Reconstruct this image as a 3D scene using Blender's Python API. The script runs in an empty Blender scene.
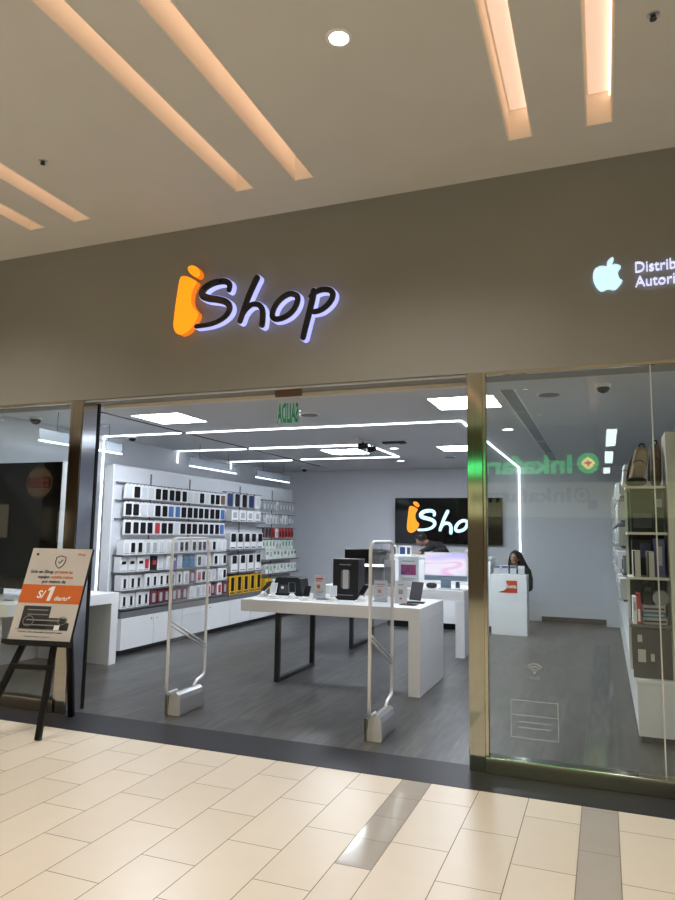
import bpy, bmesh, math, random
from mathutils import Vector, Matrix, Euler
random.seed(7)
PI = math.pi
SC = bpy.context.scene
COL = SC.collection

# ------------------------------------------------------------------ materials
def new_mat(name):
    m = bpy.data.materials.new(name); m.use_nodes = True
    return m, m.node_tree.nodes, m.node_tree.links, m.node_tree.nodes['Principled BSDF']

def pmat(name, col, rough=0.5, metal=0.0, spec=0.5, noise=0.0, nscale=20.0, bump=0.0, stretch=None, coat=0.0):
    m, N, L, b = new_mat(name)
    b.inputs['Roughness'].default_value = rough
    b.inputs['Metallic'].default_value = metal
    b.inputs['Specular IOR Level'].default_value = spec
    b.inputs['Coat Weight'].default_value = coat
    b.inputs['Base Color'].default_value = (*col, 1)
    if noise or bump:
        tc = N.new('ShaderNodeTexCoord'); mp = N.new('ShaderNodeMapping'); nz = N.new('ShaderNodeTexNoise')
        nz.inputs['Scale'].default_value = nscale; nz.inputs['Detail'].default_value = 4
        if stretch: mp.inputs['Scale'].default_value = stretch
        L.new(tc.outputs['Object'], mp.inputs['Vector']); L.new(mp.outputs['Vector'], nz.inputs['Vector'])
        if noise:
            cr = N.new('ShaderNodeValToRGB')
            cr.color_ramp.elements[0].position = 0.3; cr.color_ramp.elements[1].position = 0.7
            cr.color_ramp.elements[0].color = (*[c * (1 - noise) for c in col], 1)
            cr.color_ramp.elements[1].color = (*[min(1, c * (1 + noise)) for c in col], 1)
            L.new(nz.outputs['Fac'], cr.inputs['Fac']); L.new(cr.outputs['Color'], b.inputs['Base Color'])
        if bump:
            bp = N.new('ShaderNodeBump'); bp.inputs['Strength'].default_value = bump; bp.inputs['Distance'].default_value = 0.01
            L.new(nz.outputs['Fac'], bp.inputs['Height']); L.new(bp.outputs['Normal'], b.inputs['Normal'])
    return m

def emat(name, col, strength, base=(0.8, 0.8, 0.8)):
    m, N, L, b = new_mat(name)
    b.inputs['Base Color'].default_value = (*base, 1)
    b.inputs['Emission Color'].default_value = (*col, 1)
    b.inputs['Emission Strength'].default_value = strength
    b.inputs['Roughness'].default_value = 0.4
    return m

def clear_mat(name, tint=(1, 1, 1), f0=0.04, boost=1.0, rough=0.0, body=0.0, body_col=(1, 1, 1)):
    """thin clear sheet: Schlick reflection over straight transparency, with a little milky body if asked"""
    m = bpy.data.materials.new(name); m.use_nodes = True
    N, L = m.node_tree.nodes, m.node_tree.links
    N.clear()
    out = N.new('ShaderNodeOutputMaterial')
    g = N.new('ShaderNodeNewGeometry')
    dot = N.new('ShaderNodeVectorMath'); dot.operation = 'DOT_PRODUCT'
    L.new(g.outputs['Normal'], dot.inputs[0]); L.new(g.outputs['Incoming'], dot.inputs[1])
    ab = N.new('ShaderNodeMath'); ab.operation = 'ABSOLUTE'; L.new(dot.outputs['Value'], ab.inputs[0])
    om = N.new('ShaderNodeMath'); om.operation = 'SUBTRACT'; om.inputs[0].default_value = 1; L.new(ab.outputs[0], om.inputs[1])
    pw = N.new('ShaderNodeMath'); pw.operation = 'POWER'; pw.inputs[1].default_value = 5; L.new(om.outputs[0], pw.inputs[0])
    ma = N.new('ShaderNodeMath'); ma.operation = 'MULTIPLY_ADD'
    ma.inputs[1].default_value = (1 - f0) * boost; ma.inputs[2].default_value = f0 * boost
    ma.use_clamp = True; L.new(pw.outputs[0], ma.inputs[0])
    tr = N.new('ShaderNodeBsdfTransparent'); tr.inputs['Color'].default_value = (*tint, 1)
    gl = N.new('ShaderNodeBsdfGlossy'); gl.inputs['Roughness'].default_value = rough
    mix = N.new('ShaderNodeMixShader')
    L.new(ma.outputs[0], mix.inputs[0]); L.new(gl.outputs[0], mix.inputs[2])
    if body > 0:
        df = N.new('ShaderNodeBsdfDiffuse'); df.inputs['Color'].default_value = (*body_col, 1)
        m2 = N.new('ShaderNodeMixShader'); m2.inputs[0].default_value = body
        L.new(tr.outputs[0], m2.inputs[1]); L.new(df.outputs[0], m2.inputs[2]); L.new(m2.outputs[0], mix.inputs[1])
    else:
        L.new(tr.outputs[0], mix.inputs[1])
    L.new(mix.outputs[0], out.inputs['Surface'])
    return m

def tile_mat(name, c0, c1, rough, coat=0.0):
    m, N, L, b = new_mat(name)
    g = N.new('ShaderNodeNewGeometry'); tc = N.new('ShaderNodeTexCoord')
    nz = N.new('ShaderNodeTexNoise'); nz.inputs['Scale'].default_value = 6; nz.inputs['Detail'].default_value = 5
    L.new(tc.outputs['Object'], nz.inputs['Vector'])
    mm = N.new('ShaderNodeMath'); mm.operation = 'MULTIPLY_ADD'; mm.inputs[1].default_value = 0.55; 
    L.new(g.outputs['Random Per Island'], mm.inputs[0])
    mn = N.new('ShaderNodeMath'); mn.operation = 'MULTIPLY'; mn.inputs[1].default_value = 0.45
    L.new(nz.outputs['Fac'], mn.inputs[0]); L.new(mn.outputs[0], mm.inputs[2])
    cr = N.new('ShaderNodeValToRGB'); cr.color_ramp.elements[0].color = (*c0, 1); cr.color_ramp.elements[1].color = (*c1, 1)
    L.new(mm.outputs[0], cr.inputs['Fac']); L.new(cr.outputs['Color'], b.inputs['Base Color'])
    b.inputs['Roughness'].default_value = rough; b.inputs['Coat Weight'].default_value = coat
    return m

def plank_mat(name):
    m, N, L, b = new_mat(name)
    tc = N.new('ShaderNodeTexCoord'); mp = N.new('ShaderNodeMapping')
    mp.inputs['Rotation'].default_value = (0, 0, PI / 2)
    L.new(tc.outputs['Object'], mp.inputs['Vector'])
    br = N.new('ShaderNodeTexBrick')
    br.inputs['Color1'].default_value = (0.048, 0.046, 0.045, 1); br.inputs['Color2'].default_value = (0.085, 0.082, 0.079, 1)
    br.inputs['Mortar'].default_value = (0.025, 0.025, 0.026, 1)
    br.inputs['Scale'].default_value = 1; br.inputs['Mortar Size'].default_value = 0.0015
    br.inputs['Brick Width'].default_value = 1.2; br.inputs['Row Height'].default_value = 0.18; br.inputs['Bias'].default_value = 0
    br.offset = 0.37; br.offset_frequency = 2
    L.new(mp.outputs['Vector'], br.inputs['Vector'])
    m2 = N.new('ShaderNodeMapping'); m2.inputs['Scale'].default_value = (14, 1.6, 1)
    L.new(tc.outputs['Object'], m2.inputs['Vector'])
    nz = N.new('ShaderNodeTexNoise'); nz.inputs['Scale'].default_value = 1.6; nz.inputs['Detail'].default_value = 7
    L.new(m2.outputs['Vector'], nz.inputs['Vector'])
    cr = N.new('ShaderNodeValToRGB')
    cr.color_ramp.elements[0].position = 0.3; cr.color_ramp.elements[0].color = (0.50, 0.50, 0.50, 1)
    cr.color_ramp.elements[1].position = 0.72; cr.color_ramp.elements[1].color = (1.5, 1.48, 1.44, 1)
    L.new(nz.outputs['Fac'], cr.inputs['Fac'])
    mx = N.new('ShaderNodeMix'); mx.data_type = 'RGBA'; mx.blend_type = 'MULTIPLY'; mx.inputs['Factor'].default_value = 1
    L.new(br.outputs['Color'], mx.inputs[6]); L.new(cr.outputs['Color'], mx.inputs[7])
    L.new(mx.outputs[2], b.inputs['Base Color'])
    b.inputs['Roughness'].default_value = 0.33
    return m

M = {}
M['mall_ceiling'] = pmat('mall_ceiling', (0.66, 0.645, 0.61), 0.9, noise=0.02, nscale=3)
M['fascia'] = pmat('fascia', (0.262, 0.252, 0.233), 0.6, noise=0.03, nscale=2)
M['tile_cream'] = tile_mat('tile_cream', (0.685, 0.600, 0.475), (0.785, 0.700, 0.570), 0.34)
M['tile_grey'] = tile_mat('tile_grey', (0.42, 0.385, 0.33), (0.52, 0.48, 0.42), 0.09)
M['grout'] = pmat('grout', (0.22, 0.17, 0.12), 0.8)
M['granite'] = pmat('granite', (0.030, 0.029, 0.034), 0.38, spec=0.12, noise=0.5, nscale=120)
M['plank'] = plank_mat('plank')
M['shop_white'] = pmat('shop_white', (0.72, 0.73, 0.77), 0.7, noise=0.015, nscale=4)
M['shop_back'] = pmat('shop_back', (0.70, 0.71, 0.76), 0.7, noise=0.015, nscale=4)
M['shop_ceiling'] = pmat('shop_ceiling', (0.62, 0.63, 0.65), 0.85, noise=0.015, nscale=5)
M['dark_gap'] = pmat('dark_gap', (0.03, 0.03, 0.032), 0.8)
M['white_lam'] = pmat('white_lam', (0.86, 0.86, 0.87), 0.3, noise=0.01, nscale=8)
M['panel_white'] = pmat('panel_white', (0.68, 0.70, 0.74), 0.45, noise=0.01, nscale=8)
M['shelf_grey'] = pmat('shelf_grey', (0.13, 0.135, 0.145), 0.45)
M['steel'] = pmat('steel', (0.41, 0.39, 0.35), 0.07, metal=1.0, noise=0.06, nscale=6, stretch=(30, 30, 0.4))
M['chrome'] = pmat('chrome', (0.66, 0.68, 0.74), 0.12, metal=1.0)
M['brass'] = pmat('brass', (0.50, 0.455, 0.365), 0.12, metal=1.0, noise=0.08, nscale=5, stretch=(0.5, 20, 20))
M['alu'] = pmat('alu', (0.72, 0.72, 0.73), 0.3, metal=0.9)
M['alu_satin'] = pmat('alu_satin', (0.80, 0.80, 0.80), 0.38, metal=0.4)
M['black_metal'] = pmat('black_metal', (0.014, 0.014, 0.016), 0.45)
M['black_plastic'] = pmat('black_plastic', (0.011, 0.011, 0.012), 0.5, spec=0.25)
M['black_gloss'] = pmat('black_gloss', (0.008, 0.008, 0.009), 0.06)
M['black_wood'] = pmat('black_wood', (0.010, 0.009, 0.009), 0.5, spec=0.2, noise=0.3, nscale=30)
M['paper'] = pmat('paper', (0.84, 0.84, 0.85), 0.6)
M['poster_paper'] = pmat('poster_paper', (0.57, 0.535, 0.505), 0.5)
M['orange_ink'] = pmat('orange_ink', (0.64, 0.125, 0.006), 0.5)
M['black_print'] = pmat('black_print', (0.012, 0.012, 0.014), 0.8, spec=0.1)
M['black_ink'] = pmat('black_ink', (0.02, 0.02, 0.022), 0.5)
M['grey_ink'] = pmat('grey_ink', (0.26, 0.25, 0.25), 0.5)
M['red'] = pmat('red', (0.50, 0.03, 0.03), 0.4)
M['dark_red'] = pmat('dark_red', (0.16, 0.02, 0.025), 0.4)
M['blue'] = pmat('blue', (0.06, 0.16, 0.42), 0.4)
M['navy'] = pmat('navy', (0.02, 0.04, 0.14), 0.4)
M['teal'] = pmat('teal', (0.03, 0.19, 0.27), 0.4)
M['violet'] = pmat('violet', (0.13, 0.12, 0.30), 0.4)
M['grey_print'] = pmat('grey_print', (0.42, 0.43, 0.46), 0.4)
M['green'] = pmat('green', (0.12, 0.42, 0.12), 0.4)
M['yellow'] = pmat('yellow', (0.72, 0.42, 0.02), 0.4)
M['brown'] = pmat('brown', (0.16, 0.09, 0.05), 0.6)
M['tan'] = pmat('tan', (0.44, 0.34, 0.22), 0.75, bump=0.2, nscale=80)
M['cream_box'] = pmat('cream_box', (0.55, 0.52, 0.46), 0.5)
M['olive'] = pmat('olive', (0.014, 0.015, 0.014), 0.15)
M['charcoal'] = pmat('charcoal', (0.04, 0.04, 0.045), 0.5)
M['silver_blue'] = pmat('silver_blue', (0.26, 0.34, 0.44), 0.35, metal=0.3)
M['warm_panel'] = pmat('warm_panel', (0.74, 0.69, 0.57), 0.5)  # white end board: warm mall light is put into this beige
M['skin'] = pmat('skin', (0.34, 0.18, 0.12), 0.5)
M['hair'] = pmat('hair', (0.012, 0.010, 0.010), 0.4)
M['dark_cloth'] = pmat('dark_cloth', (0.016, 0.016, 0.02), 0.8, bump=0.1, nscale=60)
M['eye_white'] = pmat('eye_white', (0.8, 0.78, 0.75), 0.3)
M['lip'] = pmat('lip', (0.32, 0.10, 0.09), 0.5)
M['dark_front'] = pmat('dark_front', (0.13, 0.095, 0.065), 0.4)
M['pale_wall'] = pmat('pale_wall', (0.62, 0.58, 0.40), 0.7)
M['opp_wall'] = pmat('opp_wall', (0.20, 0.165, 0.125), 0.7)
M['grey_letter'] = pmat('grey_letter', (0.10, 0.11, 0.12), 0.5)

M['slot_wall'] = pmat('slot_wall', (0.88, 0.80, 0.70), 0.8)
M['slot_glow'] = emat('slot_glow', (1.0, 0.66, 0.48), 0.45)
M['slot_strip'] = emat('slot_strip', (1.0, 0.64, 0.43), 2.6)
M['lamp_white'] = emat('lamp_white', (1.0, 0.97, 0.92), 12)
M['panel_glow'] = emat('panel_glow', (0.84, 0.91, 1.0), 50)
M['corridor_glow'] = emat('corridor_glow', (0.80, 1.0, 0.97), 16)
M['led'] = emat('led', (0.83, 0.92, 1.0), 7)
M['led_soft'] = emat('led_soft', (0.80, 0.92, 1.0), 2.6)
M['sign_lit'] = emat('sign_lit', (0.44, 0.47, 1.0), 0.95, base=(0.5, 0.5, 0.6))
M['sign_orange'] = emat('sign_orange', (1.0, 0.34, 0.006), 1.0, base=(0.6, 0.2, 0.01))
M['sign_orange_side'] = emat('sign_orange_side', (1.0, 0.22, 0.003), 0.75, base=(0.5, 0.15, 0.01))
M['apple_lit'] = emat('apple_lit', (0.46, 0.82, 1.0), 0.92)
M['text_lit'] = emat('text_lit', (0.58, 0.63, 1.0), 0.95)
M['screen_white'] = emat('screen_white', (0.55, 0.84, 1.0), 0.95)
M['inka_green'] = emat('inka_green', (0.015, 1.0, 0.25), 3.2)
M['inka_yellow'] = emat('inka_yellow', (1.0, 0.85, 0.2), 9.0)
M['inka_red'] = emat('inka_red', (0.9, 0.02, 0.12), 5.0)
M['backlit_board'] = emat('backlit_board', (0.80, 0.90, 0.25), 0.50)
M['bk_red'] = emat('bk_red', (1.0, 0.14, 0.07), 1.1)
M['bk_bun'] = emat('bk_bun', (1.0, 0.50, 0.12), 0.40)
M['bk_cream'] = emat('bk_cream', (1.0, 0.8, 0.55), 0.6)
M['glass'] = clear_mat('glass', tint=(0.94, 0.965, 0.95), f0=0.043, boost=1.0)
M['acrylic'] = clear_mat('acrylic', tint=(0.96, 0.97, 0.98), f0=0.04, body=0.05)
M['blade'] = clear_mat('blade', tint=(0.9, 0.93, 0.96), f0=0.04, body=0.30, body_col=(0.75, 0.82, 0.9), rough=0.2)
M['decal'] = clear_mat('decal', tint=(1, 1, 1), f0=0.0, body=0.22, body_col=(0.9, 0.95, 0.95))
M['smoke_disc'] = clear_mat('smoke_disc', tint=(0.8, 0.8, 0.82), f0=0.04, body=0.45, body_col=(0.55, 0.56, 0.6))

def imac_mat():
    m, N, L, b = new_mat('imac_screen')
    tc = N.new('ShaderNodeTexCoord'); mp = N.new('ShaderNodeMapping')
    mp.inputs['Rotation'].default_value = (0, 0.6, 0); mp.inputs['Scale'].default_value = (1.4, 1.4, 6)
    L.new(tc.outputs['Object'], mp.inputs['Vector'])
    nz = N.new('ShaderNodeTexNoise'); nz.inputs['Scale'].default_value = 0.8; nz.inputs['Detail'].default_value = 1
    L.new(mp.outputs['Vector'], nz.inputs['Vector'])
    cr = N.new('ShaderNodeValToRGB'); e = cr.color_ramp.elements
    e[0].position = 0.35; e[0].color = (0.62, 0.58, 1.0, 1); e[1].position = 0.65; e[1].color = (0.85, 0.85, 1, 1)
    x = e.new(0.5); x.color = (0.95, 0.88, 1, 1); y = e.new(0.54); y.color = (0.88, 0.55, 0.88, 1); z = e.new(0.57); z.color = (0.9, 0.85, 1, 1)
    L.new(nz.outputs['Fac'], cr.inputs['Fac']); L.new(cr.outputs['Color'], b.inputs['Emission Color'])
    b.inputs['Emission Strength'].default_value = 0.95; b.inputs['Base Color'].default_value = (0.02, 0.02, 0.02, 1)
    return m
M['imac_screen'] = imac_mat()
def picture_mat(name, cols, scale, seed):
    m, N, L, b = new_mat(name)
    tc = N.new('ShaderNodeTexCoord'); nz = N.new('ShaderNodeTexNoise'); nz.noise_dimensions = '4D'
    nz.inputs['W'].default_value = seed; nz.inputs['Scale'].default_value = scale; nz.inputs['Detail'].default_value = 2
    L.new(tc.outputs['Object'], nz.inputs['Vector'])
    cr = N.new('ShaderNodeValToRGB'); e = cr.color_ramp.elements
    e[0].position = 0.3; e[0].color = (*cols[0], 1); e[1].position = 0.7; e[1].color = (*cols[-1], 1)
    for i, c in enumerate(cols[1:-1]):
        q = e.new(0.3 + 0.4 * (i + 1) / (len(cols) - 1)); q.color = (*c, 1)
    L.new(nz.outputs['Fac'], cr.inputs['Fac']); L.new(cr.outputs['Color'], b.inputs['Base Color'])
    b.inputs['Roughness'].default_value = 0.35
    return m
M['purple_picture'] = picture_mat('purple_picture', [(0.03, 0.02, 0.10), (0.16, 0.05, 0.22), (0.40, 0.07, 0.10), (0.08, 0.10, 0.35)], 14, 3)

# ------------------------------------------------------------------ mesh building
class MB:
    def __init__(s): s.bm = bmesh.new(); s.slots = []
    def _slot(s, mat):
        if mat not in s.slots: s.slots.append(mat)
        return s.slots.index(mat)
    def _fin(s, faces, mat, smooth=False):
        i = s._slot(mat) if mat else 0
        for f in faces: f.material_index = i; f.smooth = smooth
    def box(s, x0, x1, y0, y1, z0, z1, mat=None, bev=0.0, mx=None):
        r = bmesh.ops.create_cube(s.bm, size=1)
        vs = r['verts']
        T = Matrix.Translation(((x0 + x1) / 2, (y0 + y1) / 2, (z0 + z1) / 2)) @ Matrix.Diagonal((abs(x1 - x0), abs(y1 - y0), abs(z1 - z0), 1))
        if mx is not None: T = mx @ T
        bmesh.ops.transform(s.bm, matrix=T, verts=vs)
        fs = list({f for v in vs for f in v.link_faces})
        if bev > 0:
            es = list({e for v in vs for e in v.link_edges})
            rb = bmesh.ops.bevel(s.bm, geom=es, offset=bev, segments=2, affect='EDGES', profile=0.6)
            fs = list(set([f for f in fs if f.is_valid]) | set(rb['faces']))
        s._fin(fs, mat)
        return s
    def cyl(s, p0, p1, r0, r1=None, seg=16, mat=None, caps=True):
        p0, p1 = Vector(p0), Vector(p1); r1 = r0 if r1 is None else r1
        d = p1 - p0
        q = d.to_track_quat('Z', 'Y').to_matrix().to_4x4()
        r = bmesh.ops.create_cone(s.bm, cap_ends=caps, segments=seg, radius1=r0, radius2=r1, depth=d.length)
        bmesh.ops.transform(s.bm, matrix=Matrix.Translation((p0 + p1) / 2) @ q, verts=r['verts'])
        fs = list({f for v in r['verts'] for f in v.link_faces})
        s._fin(fs, mat)
        for f in fs: f.smooth = len(f.verts) == 4
        return s
    def sphere(s, c, rad, seg=16, rings=10, mat=None, rot=None):
        r = bmesh.ops.create_uvsphere(s.bm, u_segments=seg, v_segments=rings, radius=1)
        rx = rad if isinstance(rad, (tuple, list)) else (rad,) * 3
        T = Matrix.Translation(c) @ (rot.to_4x4() if rot else Matrix.Identity(4)) @ Matrix.Diagonal((*rx, 1))
        bmesh.ops.transform(s.bm, matrix=T, verts=r['verts'])
        s._fin(list({f for v in r['verts'] for f in v.link_faces}), mat, True)
        return s
    def tube(s, pts, r, seg=10, mat=None, closed=False):
        pts = [Vector(p) for p in pts]; n = len(pts); rings = []
        up = None
        for i, p in enumerate(pts):
            a = pts[(i - 1) % n] if (closed or i > 0) else p
            b = pts[(i + 1) % n] if (closed or i < n - 1) else p
            t = (b - a).normalized()
            if up is None:
                up = t.orthogonal().normalized()
            else:
                up = (up - t * up.dot(t)).normalized()
            w = t.cross(up)
            rr = r[i] if isinstance(r, (list, tuple)) else r
            rings.append([s.bm.verts.new(p + (up * math.cos(2 * PI * k / seg) + w * math.sin(2 * PI * k / seg)) * rr) for k in range(seg)])
        fs = []
        for i in range(n if closed else n - 1):
            A, B = rings[i], rings[(i + 1) % n]
            for k in range(seg):
                fs.append(s.bm.faces.new((A[k], A[(k + 1) % seg], B[(k + 1) % seg], B[k])))
        if not closed:
            fs.append(s.bm.faces.new(rings[0][::-1])); fs.append(s.bm.faces.new(rings[-1]))
        s._fin(fs, mat, True)
        return s
    def prism(s, pts, y0, y1, mat=None, mx=None):
        """outline in the x-z plane, pushed from y0 to y1"""
        A = [s.bm.verts.new((x, y0, z)) for x, z in pts]; B = [s.bm.verts.new((x, y1, z)) for x, z in pts]
        n = len(pts); fs = [s.bm.faces.new(A), s.bm.faces.new(B[::-1])]
        for i in range(n): fs.append(s.bm.faces.new((A[i], B[i], B[(i + 1) % n], A[(i + 1) % n])))
        if mx is not None: bmesh.ops.transform(s.bm, matrix=mx, verts=A + B)
        s._fin(fs, mat)
        return s
    def ribbon(s, pts, widths, y0, y1, mat=None, closed=False):
        """a brush stroke in the x-z plane with round ends, pushed from y0 to y1"""
        P = [Vector((x, z)) for x, z in pts]; n = len(P); Lf, Rt = [], []
        for i in range(n):
            a = P[(i - 1) % n] if (closed or i > 0) else P[i]; b = P[(i + 1) % n] if (closed or i < n - 1) else P[i]
            t = (b - a).normalized(); nn = Vector((-t.y, t.x)); w = widths[i] / 2
            Lf.append(P[i] + nn * w); Rt.append(P[i] - nn * w)
        if closed:
            for i in range(n):
                j = (i + 1) % n
                q = [Lf[i], Lf[j], Rt[j], Rt[i]]
                s._quadprism(q, y0, y1, mat)
            bmesh.ops.remove_doubles(s.bm, verts=s.bm.verts[:], dist=1e-5)
        else:
            out = list(Lf)
            t = (P[-1] - P[-2]).normalized(); a0 = math.atan2(t.x, -t.y)  # from left normal clockwise
            for k in range(1, 6):
                ang = PI / 2 - PI * k / 6
                nn = Vector((-t.y, t.x)); out.append(P[-1] + nn * math.sin(ang) * widths[-1] / 2 + t * math.cos(ang) * widths[-1] / 2)
            out += Rt[::-1]
            t = (P[1] - P[0]).normalized(); nn = Vector((-t.y, t.x))
            for k in range(1, 6):
                ang = -PI / 2 + PI * k / 6
                out.append(P[0] + nn * math.sin(ang) * widths[0] / 2 - t * math.cos(ang) * widths[0] / 2)
            s.prism([(v.x, v.y) for v in out], y0, y1, mat)
        return s
    def _quadprism(s, q, y0, y1, mat):
        A = [s.bm.verts.new((v.x, y0, v.y)) for v in q]; B = [s.bm.verts.new((v.x, y1, v.y)) for v in q]
        fs = [s.bm.faces.new(A), s.bm.faces.new(B[::-1]), s.bm.faces.new((A[0], B[0], B[1], A[1])), s.bm.faces.new((A[2], B[2], B[3], A[3]))]
        s._fin(fs, mat)
    def soft(s, c, dims, p=4.0, seg=24, rings=14, mat=None, mx=None):
        """rounded-box solid (superellipsoid)"""
        r = bmesh.ops.create_uvsphere(s.bm, u_segments=seg, v_segments=rings, radius=1)
        for v in r['verts']:
            d = v.co.normalized(); k = (abs(d.x) ** p + abs(d.y) ** p + abs(d.z) ** p) ** (-1 / p)
            v.co = Vector((d.x * k * dims[0] / 2, d.y * k * dims[1] / 2, d.z * k * dims[2] / 2))
        T = Matrix.Translation(c)
        if mx is not None: T = T @ mx
        bmesh.ops.transform(s.bm, matrix=T, verts=r['verts'])
        s._fin(list({f for v in r['verts'] for f in v.link_faces}), mat, True)
        return s
    def quad(s, a, b, c, d, mat=None):
        f = s.bm.faces.new([s.bm.verts.new(p) for p in (a, b, c, d)]); s._fin([f], mat); return s
    def build(s, name, mat=None, parent=None, loc=(0, 0, 0), rotz=0.0, fixn=True, off=(0, 0, 0)):
        if any(off): bmesh.ops.translate(s.bm, vec=-Vector(off), verts=s.bm.verts[:])
        if fixn: bmesh.ops.recalc_face_normals(s.bm, faces=s.bm.faces[:])
        me = bpy.data.meshes.new(name); s.bm.to_mesh(me); s.bm.free()
        if s.slots and s.slots[0] is not None:
            for m in s.slots: me.materials.append(m if m else mat)
        else: me.materials.append(mat)
        o = bpy.data.objects.new(name, me); COL.objects.link(o)
        o.location = loc; o.rotation_euler = (0, 0, rotz)
        if parent: o.parent = parent
        return o

def smooth_path(pts, n=4, closed=False):
    P = [Vector(p) for p in pts]; out = []; N = len(P)
    for i in range(N if closed else N - 1):
        g = (lambda k: P[k % N]) if closed else (lambda k: P[max(0, min(N - 1, k))])
        a, b, c, d = g(i - 1), g(i), g(i + 1), g(i + 2)
        for j in range(n):
            t = j / n
            out.append(0.5 * ((2 * b) + (c - a) * t + (2 * a - 5 * b + 4 * c - d) * t * t + (3 * b - a - 3 * c + d) * t ** 3))
    if not closed: out.append(P[-1])
    return [tuple(v) for v in out]

def text_obj(name, body, size, mat, parent=None, loc=(0, 0, 0), rot=(PI / 2, 0, 0), extrude=0.0, align='LEFT', width=None, bold=0.0, height=None, mirror=False, shear=0.0):
    cu = bpy.data.curves.new(name, 'FONT'); cu.body = body; cu.size = size; cu.extrude = extrude; cu.offset = bold
    cu.align_x = align; cu.resolution_u = 3; cu.shear = shear
    t = bpy.data.objects.new(name + '_tmp', cu); COL.objects.link(t)
    dg = bpy.context.evaluated_depsgraph_get(); dg.update()
    me = bpy.data.meshes.new_from_object(t.evaluated_get(dg))
    bpy.data.objects.remove(t)
    xs = [v.co.x for v in me.vertices]; ys = [v.co.y for v in me.vertices]
    sx = width / (max(xs) - min(xs)) if width else 1.0
    sy = height / (max(ys) - min(ys)) if height else 1.0
    if width and not height: sy = sx
    if height and not width: sx = sy
    for v in me.vertices: v.co.x *= sx * (-1 if mirror else 1); v.co.y *= sy
    if mirror: me.flip_normals()
    me.materials.clear(); me.materials.append(mat); me.name = name
    o = bpy.data.objects.new(name, me); COL.objects.link(o)
    o.location = loc; o.rotation_euler = rot
    if parent: o.parent = parent
    return o

def tag(o, label, cat, group=None):
    o['label'] = label; o['category'] = cat
    if group: o['group'] = group
    return o
def thing(name, label, cat, loc=(0, 0, 0), rotz=0.0, group=None):
    o = bpy.data.objects.new(name, None); COL.objects.link(o); o.empty_display_size = 0.05
    o.location = loc; o.rotation_euler = (0, 0, rotz)
    return tag(o, label, cat, group)
def struct(o):
    o['kind'] = 'structure'; return o
def dup(root, loc, rotz=None, label=None, group=None):
    r = root.copy(); COL.objects.link(r); r.location = loc
    if rotz is not None: r.rotation_euler = (0, 0, rotz)
    if label: r['label'] = label
    if group: r['group'] = group
    for ch in list(root.children):
        c = ch.copy(); COL.objects.link(c); c.parent = r
        for g in list(ch.children):
            d = g.copy(); COL.objects.link(d); d.parent = c
    return r
ORD = ['first', 'second', 'third', 'fourth', 'fifth', 'sixth', 'seventh', 'eighth', 'ninth', 'tenth', 'eleventh', 'twelfth', 'thirteenth', 'fourteenth', 'fifteenth', 'sixteenth', 'seventeenth', 'eighteenth', 'nineteenth', 'twentieth']

MALL_SPOT = 172
EXPO = 0.0
# ------------------------------------------------------------------ camera
F_PX, YAW, PITCH, ROLL = 685.5, 0.370003, 0.1194526, 0.0152843
CAM_H = 1.55
fw = Vector((-math.sin(YAW) * math.cos(PITCH), math.cos(YAW) * math.cos(PITCH), math.sin(PITCH)))
r0 = Vector((math.cos(YAW), math.sin(YAW), 0)); u0 = r0.cross(fw)
rt = math.cos(ROLL) * r0 + math.sin(ROLL) * u0; up = rt.cross(fw)
cd = bpy.data.cameras.new('camera'); cam = bpy.data.objects.new('camera', cd); COL.objects.link(cam)
mw = Matrix((rt, up, -fw)).transposed().to_4x4(); mw.translation = (0, 0, CAM_H); cam.matrix_world = mw
cd.sensor_fit = 'VERTICAL'; cd.sensor_height = 36; cd.lens = 36 * F_PX / 900; cd.clip_start = 0.05
SC.camera = cam
SC.view_settings.view_transform = 'Standard'; SC.view_settings.look = 'None'
SC.view_settings.gamma = 1; SC.view_settings.use_curve_mapping = False; SC.view_settings.exposure = 0.0
SC.cycles.use_denoising = True
SC.cycles.max_bounces = 10; SC.cycles.transparent_max_bounces = 24; SC.cycles.glossy_bounces = 6
SC.cycles.sample_clamp_indirect = 6.0
w = bpy.data.worlds.new('world'); SC.world = w; w.use_nodes = True
w.node_tree.nodes['Background'].inputs['Color'].default_value = (0.95, 0.85, 0.72, 1)
w.node_tree.nodes['Background'].inputs['Strength'].default_value = 0.05

# ------------------------------------------------------------------ the shell
GY = 4.78          # glass plane
FY = 4.757         # fascia face
HC = 4.109         # mall ceiling
HS = 2.82          # shop ceiling
HF = 2.68          # fascia underside
LX, RX, BY = -6.40, 0.80, 13.25

def sheet(name, mat, x0, x1, y0, y1, z, holes=(), flip=False):
    """a level sheet with rectangular openings"""
    xs = sorted({x0, x1, *[h[0] for h in holes], *[h[1] for h in holes]}); ys = sorted({y0, y1, *[h[2] for h in holes], *[h[3] for h in holes]})
    m = MB()
    for i in range(len(xs) - 1):
        for j in range(len(ys) - 1):
            cx, cy = (xs[i] + xs[i + 1]) / 2, (ys[j] + ys[j + 1]) / 2
            if any(h[0] < cx < h[1] and h[2] < cy < h[3] for h in holes): continue
            m.quad((xs[i], ys[j], z), (xs[i + 1], ys[j], z), (xs[i + 1], ys[j + 1], z), (xs[i], ys[j + 1], z), mat)
    bmesh.ops.remove_doubles(m.bm, verts=m.bm.verts[:], dist=1e-5)
    for f in m.bm.faces:
        f.normal_update()
        if (f.normal.z > 0) == flip: f.normal_flip()
    return struct(m.build(name, mat, fixn=False))

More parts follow.
